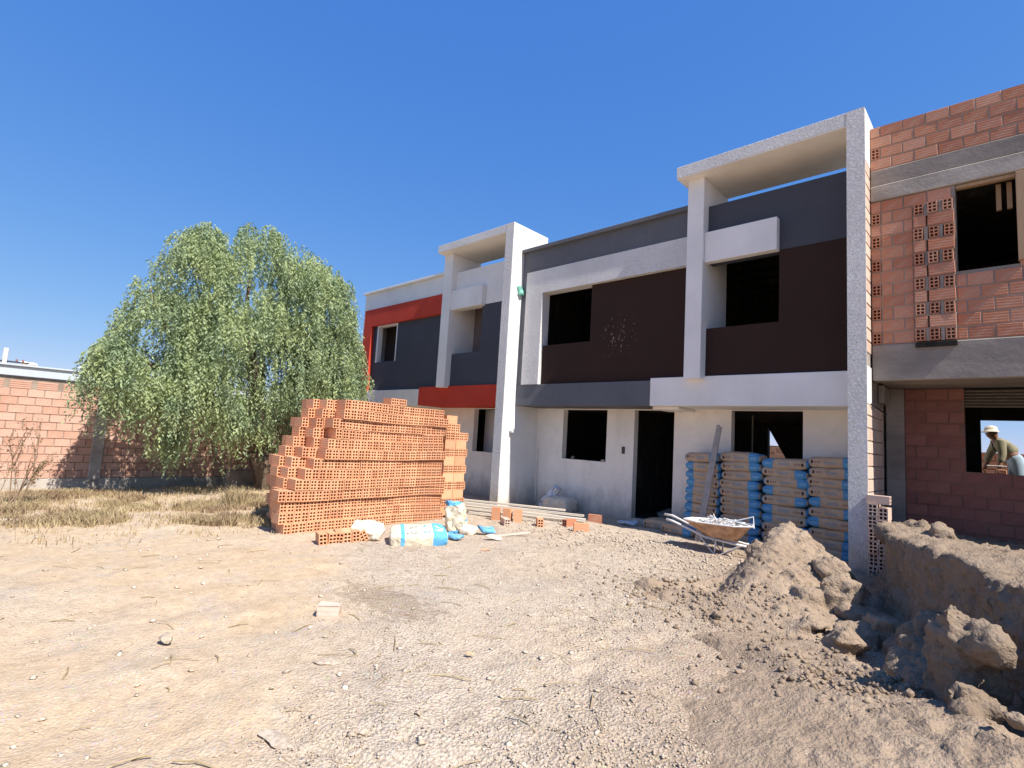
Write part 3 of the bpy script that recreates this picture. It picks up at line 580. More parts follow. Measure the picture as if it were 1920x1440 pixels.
CL = [(-.98, 5.60, .02, .21, 'big dirt boulder in the shaded gap between the two heaps'), (-.93, 5.05, .0, .16, 'flat-topped dirt boulder in shade right of the mound foot'),
      (-.80, 5.2, .04, .17, 'dirt boulder leaning on the foot of the cut face'), (-.92, 4.78, .05, .11, 'half sunlit dirt lump on the near rim of the shaded pit'),
      (-1.0, 6.1, .0, .16, 'shaded dirt lump below the white pillar foot'), (-.02, 3.42, .27, .045, 'small bright dirt lump at the bottom right before the shade'),
      (-1.22, 5.05, .03, .09, 'small faceted dirt lump at the mound front edge'), (-1.9, 4.75, -.02, .045, 'fist-sized clod on the lit slope at the mound foot'), (-2.55, 4.75, -.03, .05, 'clod by the left toe of the pointed mound')]
for i, (x, y, z, r, lb) in enumerate(CL):
    tag(link('dirt_clod', rock_mesh('dirt_clod', r, 4, .6, (1.15, .95, .85), i+3), M['dirt'], None, (x, y, z), (0, 0, i*1.3)), lb, 'dirt clod', 'dirt clods around the heaps')
# loose crumbs and gravel as joined stones
def stones(name, n, fx, rmin, rmax, mat, hz=groundz, flatten=.7, pw=2.2):
    base = np.array([[1, 0, 0], [-1, 0, 0], [0, 1, 0], [0, -1, 0], [0, 0, 1], [0, 0, -1.]]); T = np.array([[0, 2, 4], [2, 1, 4], [1, 3, 4], [3, 0, 4], [2, 0, 5], [1, 2, 5], [3, 1, 5], [0, 3, 5]])
    XY = fx(n); n = len(XY); r = rmin+(rmax-rmin)*RNG.random(n)**pw*1.; V = base[None]*RNG.uniform(.6, 1.25, (n, 6, 1))*r[:, None, None]
    A = RNG.uniform(0, 6.28, n); c, s_ = np.cos(A)[:, None], np.sin(A)[:, None]; tilt = RNG.uniform(-.6, .6, n)[:, None]
    x, y, z = V[..., 0], V[..., 1], V[..., 2]*flatten; x, z = x*np.cos(tilt)-z*np.sin(tilt), x*np.sin(tilt)+z*np.cos(tilt); V = np.stack([x*c-y*s_, x*s_+y*c, z], 2)
    h = hz(np.stack([XY[:, 0], XY[:, 1]], 1))+r*.25; V += np.stack([XY[:, 0], XY[:, 1], h], 1)[:, None, :]
    F = (T[None]+6*np.arange(n)[:, None, None]).reshape(-1, 3); return link(name, mknp(name, V.reshape(-1, 3), F), mat)
def gx(n):
    out = []
    while sum(len(o) for o in out) < n:
        d = .8+8.5*RNG.random(20000)**1.35; an = RNG.uniform(-1.62, .12, 20000); x = d*np.sin(an); y = d*np.cos(an)*1.
        k = (y > .1) & (y < 8.7); P2 = np.stack([x, y, x*0], 1)[k]; den = np.clip(fbm(P2, .8, 3)*3.4-1.25, 0.03, 1)*np.clip(1.15-np.abs(P2[:, 0]+2.9)/3.6, .12, 1)*np.clip((P2[:, 1]+.6*P2[:, 0]+.5)*1.6, .05, 1)
        out.append(P2[RNG.random(len(P2)) < den])
    return np.concatenate(out)[:n]
g1 = stones('gravel', 34000, gx, .003, .0125, M['gravel']); tag(g1, 'fine pale gravel scattered over the dirt yard', 'gravel', kind='stuff')
def gxl(n):
    d = .7+9*RNG.random(n)**1.2; an = RNG.uniform(-1.66, -.5, n); return np.stack([d*np.sin(an), d*np.cos(an)], 1)
g4 = stones('ground_debris', 1500, gxl, .005, .03, M['chip'], flatten=.35, pw=2.6); tag(g4, 'flat beige chips and crumbs on the tan dirt at the left', 'debris', kind='stuff')
def gx2(n):
    x = RNG.normal(-3.2, 1.1, n); y = RNG.normal(6.9, .55, n); x2 = RNG.normal(-4.9, .9, n//2); y2 = RNG.normal(6.9, .5, n//2); return np.stack([np.r_[x, x2], np.r_[y, y2]], 1)
g2 = stones('rubble', 900, gx2, .008, .035, M['gravel']); tag(g2, 'pale rubble and plaster crumbs in front of the middle house', 'rubble', kind='stuff')
def hmound(P): return np.maximum(groundz(P), h_left(P[:, 0], P[:, 1]))
def gx3(n):
    a_ = RNG.uniform(0, 1, n); i = RNG.integers(0, 3, n); cx = np.choose(i, [-1.9, -2.5, -.7]); cy = np.choose(i, [5.0, 5.2, 4.0]); return np.stack([cx+RNG.normal(0, .42, n), cy+RNG.normal(0, .35, n)], 1)
g3 = stones('dirt_crumbs', 2600, gx3, .005, .032, M['dirt'], hmound, .9, 3.2); tag(g3, 'loose dirt crumbs around the two heaps', 'dirt', kind='stuff')
# ------------------------------------------------------------------ the big pile of hollow bricks
ORD = ['topmost', 'second', 'third', 'fourth', 'fifth', 'sixth', 'seventh', 'eighth', 'ninth', 'tenth', 'eleventh', 'twelfth', 'lowest']
T1 = [3.91, 3.91, 3.80, 3.81, 3.71, 3.71, 3.54, 3.44, 3.33, 3.12, 3.12, 3.13, 3.17]; T2 = [3.79, 3.73, 3.66, 3.62, 3.64, 3.48, 3.35, 3.30, 3.25, 3.21, 3.21, 3.22, 3.25]; T3 = [3.70, 3.63, 3.55, 3.53, 3.45, 3.35, 3.28, 3.26, 3.27, 3.28, 3.3, 3.31, 3.33]
PZ = 1.735; cand = []; PIT = .1035
for i in range(13):
    z = PZ-.143*i; off = .018*math.sin(i*1.7)+.012*(i > 8)+(.02 if i in (7, 8) else 0)
    y = T1[i]+.05+random.uniform(-.03, .03); k = 0; seglen = random.randint(4, 9); dz = 0; dxo = 0
    while y < 5.86:
        if k % seglen == 0: dxo = random.uniform(-.014, .018)
        cand.append((-7.1-.12+off+dxo, y, z+.004*math.sin(k*.5+i)+.01*math.sin(y*2+i*.4), i, 'front', y)); y += PIT+random.uniform(-.001, .003); k += 1
    for nm, T, Xf in (('second', T2, -7.35), ('third', T3, -7.6)):
        y = T[i]+.05
        while y < 5.86: cand.append((Xf-.12+off*.3+random.uniform(-.01, .01), y, z, i, nm, y)); y += PIT+.001
    if i % 2 == 0:
        y = T3[i]+.1
        while y < 5.86: cand.append((-7.85-.12, y, z, i, 'hidden', y)); y += PIT
vis = [c for c in cand if c[4] == 'front' or (c[4] == 'second' and c[1] < T1[c[3]]+.06) or (c[4] == 'third' and c[1] < T2[c[3]]+.06)]
vis.sort(key=lambda c: math.hypot(c[0], c[1])); single = vis[:262]; sset = set(map(id, single)); bulk = [c for c in cand if id(c) not in sset]
GRP = 'hollow clay bricks stacked in the tall pile'
def third(y, lo): f = (y-lo)/(5.86-lo); return 'near left end' if f < .33 else ('middle' if f < .66 else 'right part')
cnt_ = {}
OR3 = lambda k: '%d%s' % (k, {1: 'st', 2: 'nd', 3: 'rd'}.get(k if k < 20 else k % 10, 'th'))
for c in sorted(single, key=lambda c: c[1]):
    kk_ = (c[3], c[4]); cnt_[kk_] = cnt_.get(kk_, 0)+1
    o = link('hollow_brick', BH, None, None, c[:3], (0, 0, random.uniform(-.02, .02)))
    row = {'front': 'front row', 'second': 'second row', 'third': 'rear row'}[c[4]]
    tag(o, 'clay brick, %s course of the tall pile, %s, %s from its left end' % (ORD[c[3]], row, OR3(cnt_[kk_])), 'brick', GRP)
V0 = np.array([v.co[:] for v in BH.vertices]); F0 = np.array([p.vertices[:] for p in BH.polygons])
def join_bricks(L):
    Vs = []; Fs = []
    for k, (x, y, z, rz) in enumerate(L):
        c, s_ = math.cos(rz), math.sin(rz); V = V0.copy(); V = np.stack([V[:, 0]*c-V[:, 1]*s_+x, V[:, 0]*s_+V[:, 1]*c+y, V[:, 2]+z], 1); Vs.append(V); Fs.append(F0+k*len(V0))
    return np.concatenate(Vs), np.concatenate(Fs)
V, F = join_bricks([(c[0], c[1], c[2], random.uniform(-.015, .015)) for c in bulk])
o = link('hollow_bricks', mknp('hollow_bricks', V, F), M['clay']); tag(o, 'remaining orange hollow bricks at the right side and core of the tall pile', 'bricks', kind='stuff')
# right end of the pile, crossed courses
pat = ['s1', 'h3', 'h5', 's2', 'h5', 's2', 'h5', 's2', 'h5', 's2', 'h5', 's2']
for j, p in enumerate(pat):
    z = 1.655-.143*j; n = int(p[1]); 
    for q in range(n):
        if p[0] == 'h': loc, rz = (-7.25, 5.96+q*.103, z), 0
        else: loc, rz = (-7.18, 6.02+q*.247, z), math.pi/2
        o = link('hollow_brick', BH, None, None, loc, (0, 0, rz+random.uniform(-.03, .03)))
        tag(o, 'brick, %s course of the column at the pile right end, %s, %s from left' % (ORD[j], 'holes showing' if p[0] == 'h' else 'side showing', OR3(q+1)), 'brick', 'bricks of the crossed column')
V, F = join_bricks([(-7.5, 5.96+q*.103, 1.655-.143*j, 0) for j in range(2, 12) for q in range(5)]); o = link('hollow_bricks', mknp('hollow_bricks', V, F), M['clay']); tag(o, 'rear bricks of the narrow crossed column at the pile right end', 'bricks', kind='stuff')
for k, (loc, rot, lb) in enumerate([((-7.22, 4.80, 1.86), (math.pi/2, 0, 0), 'hollow brick lying alone on top of the tall pile, left one of the pair'), ((-7.22, 4.945, 1.86), (math.pi/2, 0, .03), 'hollow brick lying alone on top of the tall pile, right one of the pair')]):
    tag(link('hollow_brick', BH, None, None, loc, rot), lb, 'brick')
# short row of bricks on the ground before the pile
for k in range(6):
    o = link('hollow_brick', BH, None, None, (-6.30-.0*k, 3.34+k*.112, .02+.0*k), (random.uniform(-.1, .1) if k < 5 else .5, random.uniform(-.05, .1), -.25+random.uniform(-.1, .1)))
    tag(o, 'hollow brick in the short row before the pile, %s from left' % ['first', 'second', 'third', 'fourth', 'fifth', 'tilted one sixth'][k], 'brick', 'bricks in the short row')
LB = [((-6.60, 6.72, .06), (0, math.pi/2, .5), 'clay', 'upright hollow brick at the left of the standing trio by the planks'), ((-6.42, 6.82, .06), (0, math.pi/2, .3), 'clay', 'upright hollow brick in the middle of the standing trio by the planks'),
      ((-6.25, 6.90, .06), (0, math.pi/2, .6), 'clay', 'upright hollow brick at the right of the standing trio by the planks'), ((-6.18, 6.52, .0), (0, 0, -.5), 'clay_pale', 'dusty mortar-covered brick lying before the standing trio'),
      ((-5.82, 6.98, .02), (0, 0, -.75), 'clay', 'hollow brick on the ground below the planks, hole end to the right'), ((-5.50, 7.38, .02), (0, 0, -1.7), 'clay_red', 'dark hollow brick tucked under the plank ends'),
      ((-5.10, 7.16, .03), (0, 0, .75), 'clay', 'bright hollow brick at the right ends of the planks, long side lit'), ((-5.62, 8.32, .02), (0, 0, .4), 'clay_red', 'shaded brick lying behind the plank ends near the wall')]
for loc, rot, mt, lb in LB: tag(link('hollow_brick', setmat(BH, M[mt]), None, None, loc, rot), lb, 'brick', 'loose bricks by the planks')
# stack beside the tall pillar
BYs = setmat(BY, M['clay_pale']); cn = ['left', 'middle', 'right']
for c, (xc, top, n) in enumerate(((-1.300, .85, 7), (-1.193, .81, 7), (-1.085, .56, 5))):
    for k in range(n):
        o = link('hollow_brick', BYs, None, None, (xc+random.uniform(-.004, .004), 8.13+random.uniform(-.01, .01), top-.075-k*.152), (0, 0, random.uniform(-.03, .03)))
        tag(o, 'dusty brick, %s from top, %s column of the stack by the tall pillar' % (['first', 'second', 'third', 'fourth', 'fifth', 'sixth', 'seventh'][k], cn[c]), 'brick', 'bricks stacked beside the tall pillar')
tag(link('hollow_brick', setmat(BH, M['clay_pale']), None, None, (-1.25, 8.1, .905), (math.pi/2, 0, 0)), 'brick lying flat on top of the stack beside the tall pillar', 'brick')
# ------------------------------------------------------------------ cement sacks
def sack_mesh(name, L, Wd, H, seed, mat, wr=.02):
    rs = np.random.default_rng(seed); nu, nv = 34, 26; V = []
    u = np.linspace(-1, 1, nu)
    bm = bmesh.new(); bmesh.ops.create_cube(bm, size=2); bmesh.ops.subdivide_edges(bm, edges=list(bm.edges), cuts=13, use_grid_fill=True)
    V = np.array([v.co[:] for v in bm.verts]); F = [[v.index for v in f.verts] for f in bm.faces]; bm.free()
    x, y, z = V.T; e = .35; sx = np.sign(x)*np.abs(x)**1; 
    t = 1-.40*np.clip(np.abs(x), 0, 1)**9; ty = 1-.07*np.abs(x)**6; tz = 1-.14*np.abs(y)**8
    Q = np.stack([x*L/2*(1-.05*np.abs(y)**6-.03*np.abs(z)**4), y*Wd/2*ty*(1-.07*np.abs(z)**4), z*H/2*t*tz*(1+.12*(1-x*x)*(1-y*y))], 1)
    nn = fbm(Q+seed*5, 9, 3)-.5; n2 = fbm(Q*np.array([1, 1, 3])+seed, 16, 3, .6, True)-.6
    Q = Q*(1+0*nn[:, None])+np.stack([nn*wr*.6, (fbm(Q+seed*9+4, 7, 2)-.5)*wr*1.4, nn*wr+n2*wr*.7+.012*np.sin(Q[:, 0]*5+seed)], 1)
    me = mk(name, Q, F, True); me.materials.append(mat); return me
SM = [sack_mesh('cement_sack%d' % k, .64, .42, .158, k, M['sack']) for k in range(6)]
SK = [(-3.84, 1.335, 10, 'leftmost', .60), (-3.22, 1.375, 10, 'second from left', .65), (-2.55, 1.335, 10, 'third from left', .67), (-1.93, 1.39, 10, 'rightmost', .64)]
OR2 = ['topmost', 'second', 'third', 'fourth', 'fifth', 'sixth', 'seventh', 'eighth', 'ninth', 'tenth', 'eleventh', 'twelfth']
flips = {0: (0,), 1: (), 2: (0, 3, 5, 6), 3: (4, 6)}
for s_, (xc, top, n, nm, L) in enumerate(SK):
    for k in range(n):
        left_band = (k in flips[s_]) if s_ != 0 else (k not in flips[0]); rz = math.pi if left_band else 0
        z = top-.078-k*(.141 if s_ != 3 else .144); sag = random.uniform(-.025, .025)
        o = link('cement_sack', SM[(k*5+s_*2) % 6], None, None, (xc+random.uniform(-.02, .025), 8.98+random.uniform(-.015, .015), z), (random.uniform(-.03, .03), sag, rz+random.uniform(-.03, .03))); o.scale = (L/.64, 1, 1)
        tag(o, 'cement sack, %s in the %s stack, blue band at %s' % (OR2[k]+(' from top' if k else ''), nm, 'left' if left_band else 'right'), 'cement sack', 'cement sacks stacked against the wall')
for loc, rz, lb in (((-4.60, 8.95, .02), .05, 'full cement sack lying on the ground left of the stacks'), ((-4.1, 8.68, .03), -.2, 'cement sack lying at the foot of the leftmost stack')):
    tag(link('cement_sack', SM[2], None, None, loc, (0, 0, rz)), lb, 'cement sack', 'cement sacks on the ground')
# emptied sacks by the pile
big = sack_mesh('empty_sack', .74, .46, .2, 31, M['sack2'], .055)
tag(link('cement_sack', big, None, None, (-5.75, 4.42, .035), (.18, 0, math.radians(58))), 'half empty cream cement sack with blue bands lying before the brick pile', 'cement sack')
sm2 = sack_mesh('crumpled_sack', .42, .34, .13, 44, M['paper'], .09); tag(link('paper_sack', sm2, None, None, (-6.35, 4.02, .05), (.3, .2, .9)), 'crumpled pale paper sack propped at the foot of the pile', 'paper sack')
sm3 = sack_mesh('standing_sack', .42, .36, .26, 52, M['sack2'], .10); tag(link('paper_sack', sm3, None, None, (-6.20, 5.42, .16), (.2, math.radians(82), .9)), 'crumpled cream sack standing upright at the pile right corner', 'paper sack')
t_ = thing('torn_sack', 'torn blue and tan sack scrap lying right of the standing sack', 'paper sack', (-5.85, 5.6, -.04))
link('paper_piece', sack_mesh('piece', .22, .2, .10, 61, M['paper'], .05), None, t_, (-5.93, 5.48, .0), (.2, .1, .3)); link('blue_flap', sack_mesh('flap', .26, .18, .05, 63, M['bluepaper'], .09), None, t_, (-5.80, 5.72, .01), (.3, .2, 1.1))
tag(link('paper_scrap', sack_mesh('scrap', .22, .18, .05, 71, M['bluepaper'], .05), None, None, (-5.68, 4.98, -.01), (0, .1, .4)), 'bright blue paper end lying between the two cream sacks', 'paper scrap')
tag(link('paper_scrap', sack_mesh('scrap2', .24, .2, .05, 73, M['bluepaper'], .09), None, None, (-6.22, 5.40, .35), (.2, .15, 1)), 'blue torn paper on top of the standing sack', 'paper scrap')
tag(link('paper_scrap', sack_mesh('scrap3', .16, .12, .03, 75, M['cloth'], .05), None, None, (-7.25, 3.55, -.03), (0, .1, 1)), 'pale bluish paper scrap at the pile bottom left', 'paper scrap')
tag(link('filled_sack', sack_mesh('filled', .62, .45, .34, 81, M['paper'], .07), None, None, (-6.93, 8.95, .06), (0, 0, .1)), 'brown filled sack slumped against the wall under the ground window', 'sack')
tag(link('cloth', sack_mesh('cloth', .62, .12, .17, 85, M['cloth'], .12), None, None, (-7.16, 8.90, .20), (.2, -.85, .15)), 'white rag draped over the filled sack by the wall', 'cloth')
# ------------------------------------------------------------------ planks, board, wheelbarrow
for k, (p0, p1, z, w) in enumerate([((-7.75, 6.98), (-5.62, 7.95), .10, .10), ((-7.65, 6.86), (-5.50, 7.84), .06, .10), ((-7.5, 6.76), (-5.44, 7.72), .03, .09), ((-7.3, 6.72), (-5.52, 7.66), -.015, .08), ((-8.3, 6.9), (-6.0, 7.9), .145, .09)]):
    c = Vector(((p0[0]+p1[0])/2, (p0[1]+p1[1])/2, z)); L = math.hypot(p1[0]-p0[0], p1[1]-p0[1]); an = math.atan2(p1[1]-p0[1], p1[0]-p0[0])
    o = link('plank', brick_mesh('plank', L, w, .032, .006, k), M['wood'], None, c, (0, random.uniform(-.004, .01), an))
    tag(o, 'long weathered plank, %s of the bundle lying before the left pillar' % ['second', 'third', 'fourth', 'lowest', 'topmost'][k], 'plank', 'planks in the bundle')
for k, (x, y, rz, lb) in enumerate([(-7.2, 7.05, .4, 'broken brick propping the planks at their left'), (-6.0, 7.35, .2, 'broken brick propping the planks near their middle')]):
    tag(link('brick_piece', brick_mesh('brick_piece', .2, .12, .07, .01, k), M['clay_pale'], None, (x, y, -.05), (0, 0, rz)), lb, 'brick piece')
bd = thing('leaning_profile', 'pair of long dusty profiles leaning on the leftmost sack stack', 'metal profile', (-3.6, 8.3, -.05))
for k, dx in enumerate((0, .055)):
    b = MB(); A = Vector((-3.68+dx, 8.26, -.05)); Bt = Vector((-3.555+dx*.6, 8.73, 1.82-.03*k)); d = (Bt-A).normalized(); sd = Vector((1, 0, 0)); nn = d.cross(sd).normalized()
    V = []
    for p in (A, Bt):
        for a_, c_ in ((-.024, 0), (.024, 0), (.024, .03), (.018, .03), (.018, .006), (-.018, .006), (-.018, .03), (-.024, .03)): V.append(p+sd*a_+nn*c_)
    b.add(V, [tuple(range(8))[::-1], tuple(range(8, 16))]+[(i, (i+1) % 8, (i+1) % 8+8, i+8) for i in range(8)]); b.obj('profile', M['wood3'], bd)
wbw = thing('wheelbarrow', 'rusty orange wheelbarrow with white tube handles full of grey cable scraps', 'wheelbarrow', (-3.0, 7.65, -.05))
rim = [(-3.54, 7.52), (-3.54, 7.80), (-3.33, 7.92), (-2.88, 7.91), (-2.65, 7.78), (-2.58, 7.54), (-2.78, 7.40), (-3.30, 7.40)]; bot = [(-3.22, 7.56), (-3.22, 7.76), (-3.1, 7.80), (-2.92, 7.80), (-2.82, 7.76), (-2.82, 7.56), (-2.92, 7.50), (-3.1, 7.50)]
tr = MB(); zr = [.37, .37, .375, .385, .40, .40, .385, .37]; V = [(x, y, z) for (x, y), z in zip(rim, zr)]+[(x, y, .185) for x, y in bot]; cxy = Vector((-3.05, 7.66, 0))
inn = [((x-cxy.x)*.97+cxy.x, (y-cxy.y)*.96+cxy.y, z) for (x, y), z in zip(rim, zr)]+[((x-cxy.x)*.95+cxy.x, (y-cxy.y)*.95+cxy.y, .20) for x, y in bot]
F = [(i, (i+1) % 8, (i+1) % 8+8, i+8) for i in range(8)]+[tuple(range(8, 16))]; tr.add(V, [f for f in F]); tr.add(inn, []); MB().add([(a_*.998+cxy.x*.002, b_*.998+cxy.y*.002, c_+.002) for a_, b_, c_ in inn], [tuple(reversed(f)) for f in F]).obj('tray_inside', M['dusty'], wbw); n0 = 16
tr.F += [(i, i+n0, (i+1) % 8+n0, (i+1) % 8) for i in range(8)]; tr.obj('tray', M['rust'], wbw)
MB().tube([(x, y, z+.004) for (x, y), z in zip(rim+rim[:1], zr+zr[:1])], .011, 6).obj('rim', M['tubew'], wbw)
MB().tube([(-3.80, 7.50, .335), (-3.70, 7.50, .32), (-3.45, 7.50, .25), (-3.22, 7.53, .17), (-2.85, 7.55, .14), (-2.35, 7.63, .10)], .017, 8).obj('handle', M['tubew'], wbw, True)
MB().tube([(-4.02, 7.86, .355), (-3.88, 7.86, .35), (-3.62, 7.84, .27), (-3.25, 7.80, .17), (-2.85, 7.77, .14), (-2.35, 7.69, .10)], .017, 8).obj('handle', M['tubew'], wbw, True)
for yy in (7.52, 7.80):
    MB().tube([(-3.22, yy, .165), (-3.06, yy, .15), (-3.08, yy, -.05)], .012, 6).obj('leg', M['tubew'], wbw); MB().tube([(-3.30, yy, .18), (-3.09, yy, -.04)], .010, 6).obj('brace', M['tubew'], wbw); MB().tube([(-3.02, yy, -.05), (-2.72, yy, .14)], .010, 6).obj('brace', M['tubew'], wbw)
MB().tube([(-3.24, 7.52, .05), (-3.24, 7.80, .05)], .008, 5).obj('crossbar', M['tubew'], wbw)
w = thing('w', 'x', 'x'); bpy.data.objects.remove(w)
b = MB(); b.tube([(-2.33+.15*math.cos(t), 7.66, .11+.15*math.sin(t)) for t in [2*math.pi*k/20 for k in range(21)]], .035, 8, False); b.obj('wheel', M['tyre'], wbw, True)
MB().tube([(-2.33, 7.60, .11), (-2.33, 7.72, .11)], .05, 10).obj('hub', M['galv'], wbw)
b = MB()
for k in range(46):
    cx, cy, cz = random.uniform(-3.3, -2.8), random.uniform(7.5, 7.80), .34+random.uniform(0, .09); a0 = random.uniform(0, 6); rr_ = random.uniform(.03, .11); tl = random.uniform(-.5, .5)
    b.tube([(cx+rr_*math.cos(a0+q*.6), cy+rr_*.7*math.sin(a0+q*.6), cz+tl*rr_*math.sin(q*.6)) for q in range(random.randint(4, 9))], random.choice((.006, .008, .012)), 5)
for p in (((-3.02, 7.62, .37), (-2.62, 7.7, .52), (-2.58, 7.6, .38)), ((-3.15, 7.6, .36), (-3.11, 7.55, .50), (-3.08, 7.6, .37)), ((-2.95, 7.5, .47), (-2.6, 7.55, .41))): b.tube(p, .010, 5)
tag(b.obj('cable_scraps', M['cable']), 'tangle of grey cable and pipe scraps heaped in the wheelbarrow', 'scrap')
sv = thing('broken_board', 'pale splintered board with a broken flat piece on the ground', 'board', (-5.4, 5.7, -.04))
MB().box(-.30, .30, -.02, .02, 0, .03).obj('stick', M['wood'], None).parent = sv; bpy.data.objects[-1] if False else None
for ch in [o for o in COL.objects if o.name.startswith('stick')]: ch.location = (-.02, .18, .01); ch.rotation_euler = (0, -.06, 1.25)
o = link('flat_piece', rock_mesh('flat_piece', .14, 2, .3, (1.2, .8, .12), 5, True), M['wood'], sv, (-5.36, 5.44, .0), (.25, .1, .6))
# blocks, slabs, scraps on the ground
ST = [('stone_block', (-3.90, 2.19, -.01), brick_mesh('stone_block', .16, .11, .085, .008, 3), 'clay_pale', (0, 0, .9), 'square pinkish stone block on the gravel in the left foreground', 'stone block'),
      ('broken_slab', (-2.50, 1.21, -.045), rock_mesh('slab', .10, 3, .7, (1.25, .6, .16), 8, True), 'gravel', (0, 0, .3), 'flat pale broken slab near the bottom left edge', 'slab'),
      ('stone', (-4.05, 1.13, -.03), rock_mesh('stone', .045, 2, .4, (1.2, .9, .8), 9, True), 'gravel', (0, 0, 0), 'pale fist-sized stone alone on the tan dirt at left', 'stone'),
      ('stone', (-3.1, 1.75, -.04), rock_mesh('stone2', .055, 2, .5, (1.4, .9, .4), 10, True), 'gravel', (0, 0, 1), 'flat pale stone just below the square block', 'stone'),
      ('stone', (-2.30, 1.52, -.04), rock_mesh('stone3', .03, 2, .4, (1.2, 1, .7), 12, True), 'gravel', (0, 0, 2), 'small pale stone near the bottom edge, left of centre', 'stone'),
      ('stone', (-9.5, .72, -.06), rock_mesh('stone4', .16, 2, .6, (1.4, .9, .35), 13, True), 'gravel', (0, 0, 1.5), 'large pale slab stone at the far left by the dry grass', 'stone'),
      ('clay_shard', (-2.66, 2.55, -.04), rock_mesh('shard', .03, 1, .4, (1.4, .7, .3), 14, True), 'clay', (0, 0, .6), 'small red clay shard on the gravel in mid foreground', 'shard'),
      ('clay_shard', (-4.95, 4.9, -.04), rock_mesh('shard2', .06, 1, .4, (1.5, .6, .25), 15, True), 'clay', (0, 0, 1), 'red clay shard right of the cream sack', 'shard'),
      ('paper_scrap', (-1.32, 2.05, -.04), rock_mesh('leafp', .035, 2, .9, (1.6, .7, .25), 16, True), 'paper', (.2, 0, .4), 'curled brown paper scrap at the bottom right of centre', 'paper scrap'),
      ('rubble_slab', (-13.55, 5.0, .0), brick_mesh('rubble_slab', .12, .8, .5, .02, 17), 'concrete', (0, .1, .1), 'grey concrete slab standing under the tree by the wall', 'slab')]
for n, loc, me, mt, rot, lb, ct in ST: tag(link(n, me, M[mt], None, loc, rot), lb, ct)
tag(link('plastic_bag', sack_mesh('bag', .2, .12, .1, 91, M['plasticg'], .08), None, None, (-7.93, 8.40, 4.67), (0, 1.2, .4)), 'green plastic bag snagged between the left pillar and white frame', 'plastic bag')
tag(link('paper_scrap', sack_mesh('mesh_scrap', .55, .3, .02, 93, M['plasticg'], .03), None, None, (-3.7, 7.95, -.045), (0, 0, .2)), 'pale green torn netting on the ground left of the wheelbarrow', 'netting')
tag(link('mortar_lump', rock_mesh('lump', .05, 2, .5, (1, 1, .9), 18, True), M['concrete'], None, (-6.92, 9.30, 1.06)), 'grey mortar lump on the ground floor window sill, left one', 'mortar lump')
tag(link('mortar_lump', rock_mesh('lump2', .045, 2, .5, (1.4, 1, .6), 19, True), M['clay_pale'], None, (-6.15, 9.30, 1.05)), 'pinkish lump on the right end of the ground floor window sill', 'mortar lump')
tag(link('rag', sack_mesh('rag', .35, .2, .06, 95, M['cloth'], .06), None, None, (-5.2, 8.75, -.03), (0, 0, .3)), 'pale crumpled rag on the shaded ground left of the door', 'rag')
b = MB()
for k in range(30):
    x = random.uniform(-5.3, -4.7); y = random.uniform(9.9, 11.6); b.bm((lambda bm: (bmesh.ops.create_icosphere(bm, subdivisions=1, radius=random.uniform(.08, .22)), bm)[1])(bmesh.new()), Matrix.Translation((x, y, .03)) @ Matrix.Diagonal((1.2, 1, .6, 1)))
tag(b.obj('rubble_pile', M['concrete_light']), 'rubble and sacks dimly visible inside the open doorway', 'rubble', kind='stuff')
b = MB()
for k in range(110):
    d = random.uniform(1.4, 7.5); an = random.uniform(-1.45, -.45); x, y = d*math.sin(an), d*math.cos(an)
    if y < .4: continue
    L = random.uniform(.06, .28); t = random.uniform(0, 3.14); z = float(groundz(np.array([[x, y]]))[0])+.006
    b.tube([(x-L/2*math.cos(t), y-L/2*math.sin(t), z), (x, y+.01, z+.008), (x+L/2*math.cos(t), y+L/2*math.sin(t), z)], random.choice((.0025, .004)), 4)
tag(b.obj('twigs', M['straw']), 'dry twigs and straw scattered on the tan dirt', 'twigs', kind='stuff')
# ------------------------------------------------------------------ pepper tree
tree = thing('pepper_tree', 'large drooping pepper tree with grey-green foliage before the boundary wall', 'tree', (-12.9, 5.3, -.15))
b = MB(); b.tube([(-12.9, 5.35, -.3), (-12.92, 5.25, .25), (-12.9, 5.0, .75)], [.30, .25, .22], 9)
tk = b.obj('trunk', M['bark'], tree, True)
limbs = [[(-12.9, 5.1, .6), (-12.9, 4.5, 1.3), (-12.8, 3.7, 2.1), (-12.8, 2.9, 3.2), (-12.8, 2.5, 4.0)], [(-12.9, 5.1, .6), (-12.8, 4.95, 1.5), (-12.7, 4.6, 2.6), (-12.8, 4.4, 3.9), (-12.8, 4.4, 5.2)],
         [(-12.9, 5.3, .4), (-12.9, 5.5, 1.5), (-12.8, 6.0, 2.6), (-12.9, 6.3, 3.8), (-12.9, 6.3, 4.9)], [(-12.9, 5.4, .3), (-12.8, 5.9, 1.3), (-12.6, 6.4, 2.3), (-12.6, 6.7, 3.2)],
         [(-12.9, 5.0, .8), (-12.3, 4.7, 1.6), (-11.9, 4.4, 2.6), (-11.7, 4.2, 3.4)], [(-12.9, 4.7, 1.1), (-13.2, 3.9, 1.8), (-13.2, 3.0, 2.4), (-13.1, 2.2, 2.7)], [(-12.9, 5.0, 1.0), (-13.5, 5.2, 2.2), (-13.9, 5.3, 3.6)]]
for L in limbs: MB().tube(L, [.135*(1-.88*i/(len(L)-1))+.008 for i in range(len(L))], 7).obj('limb', M['bark'], tree, True)
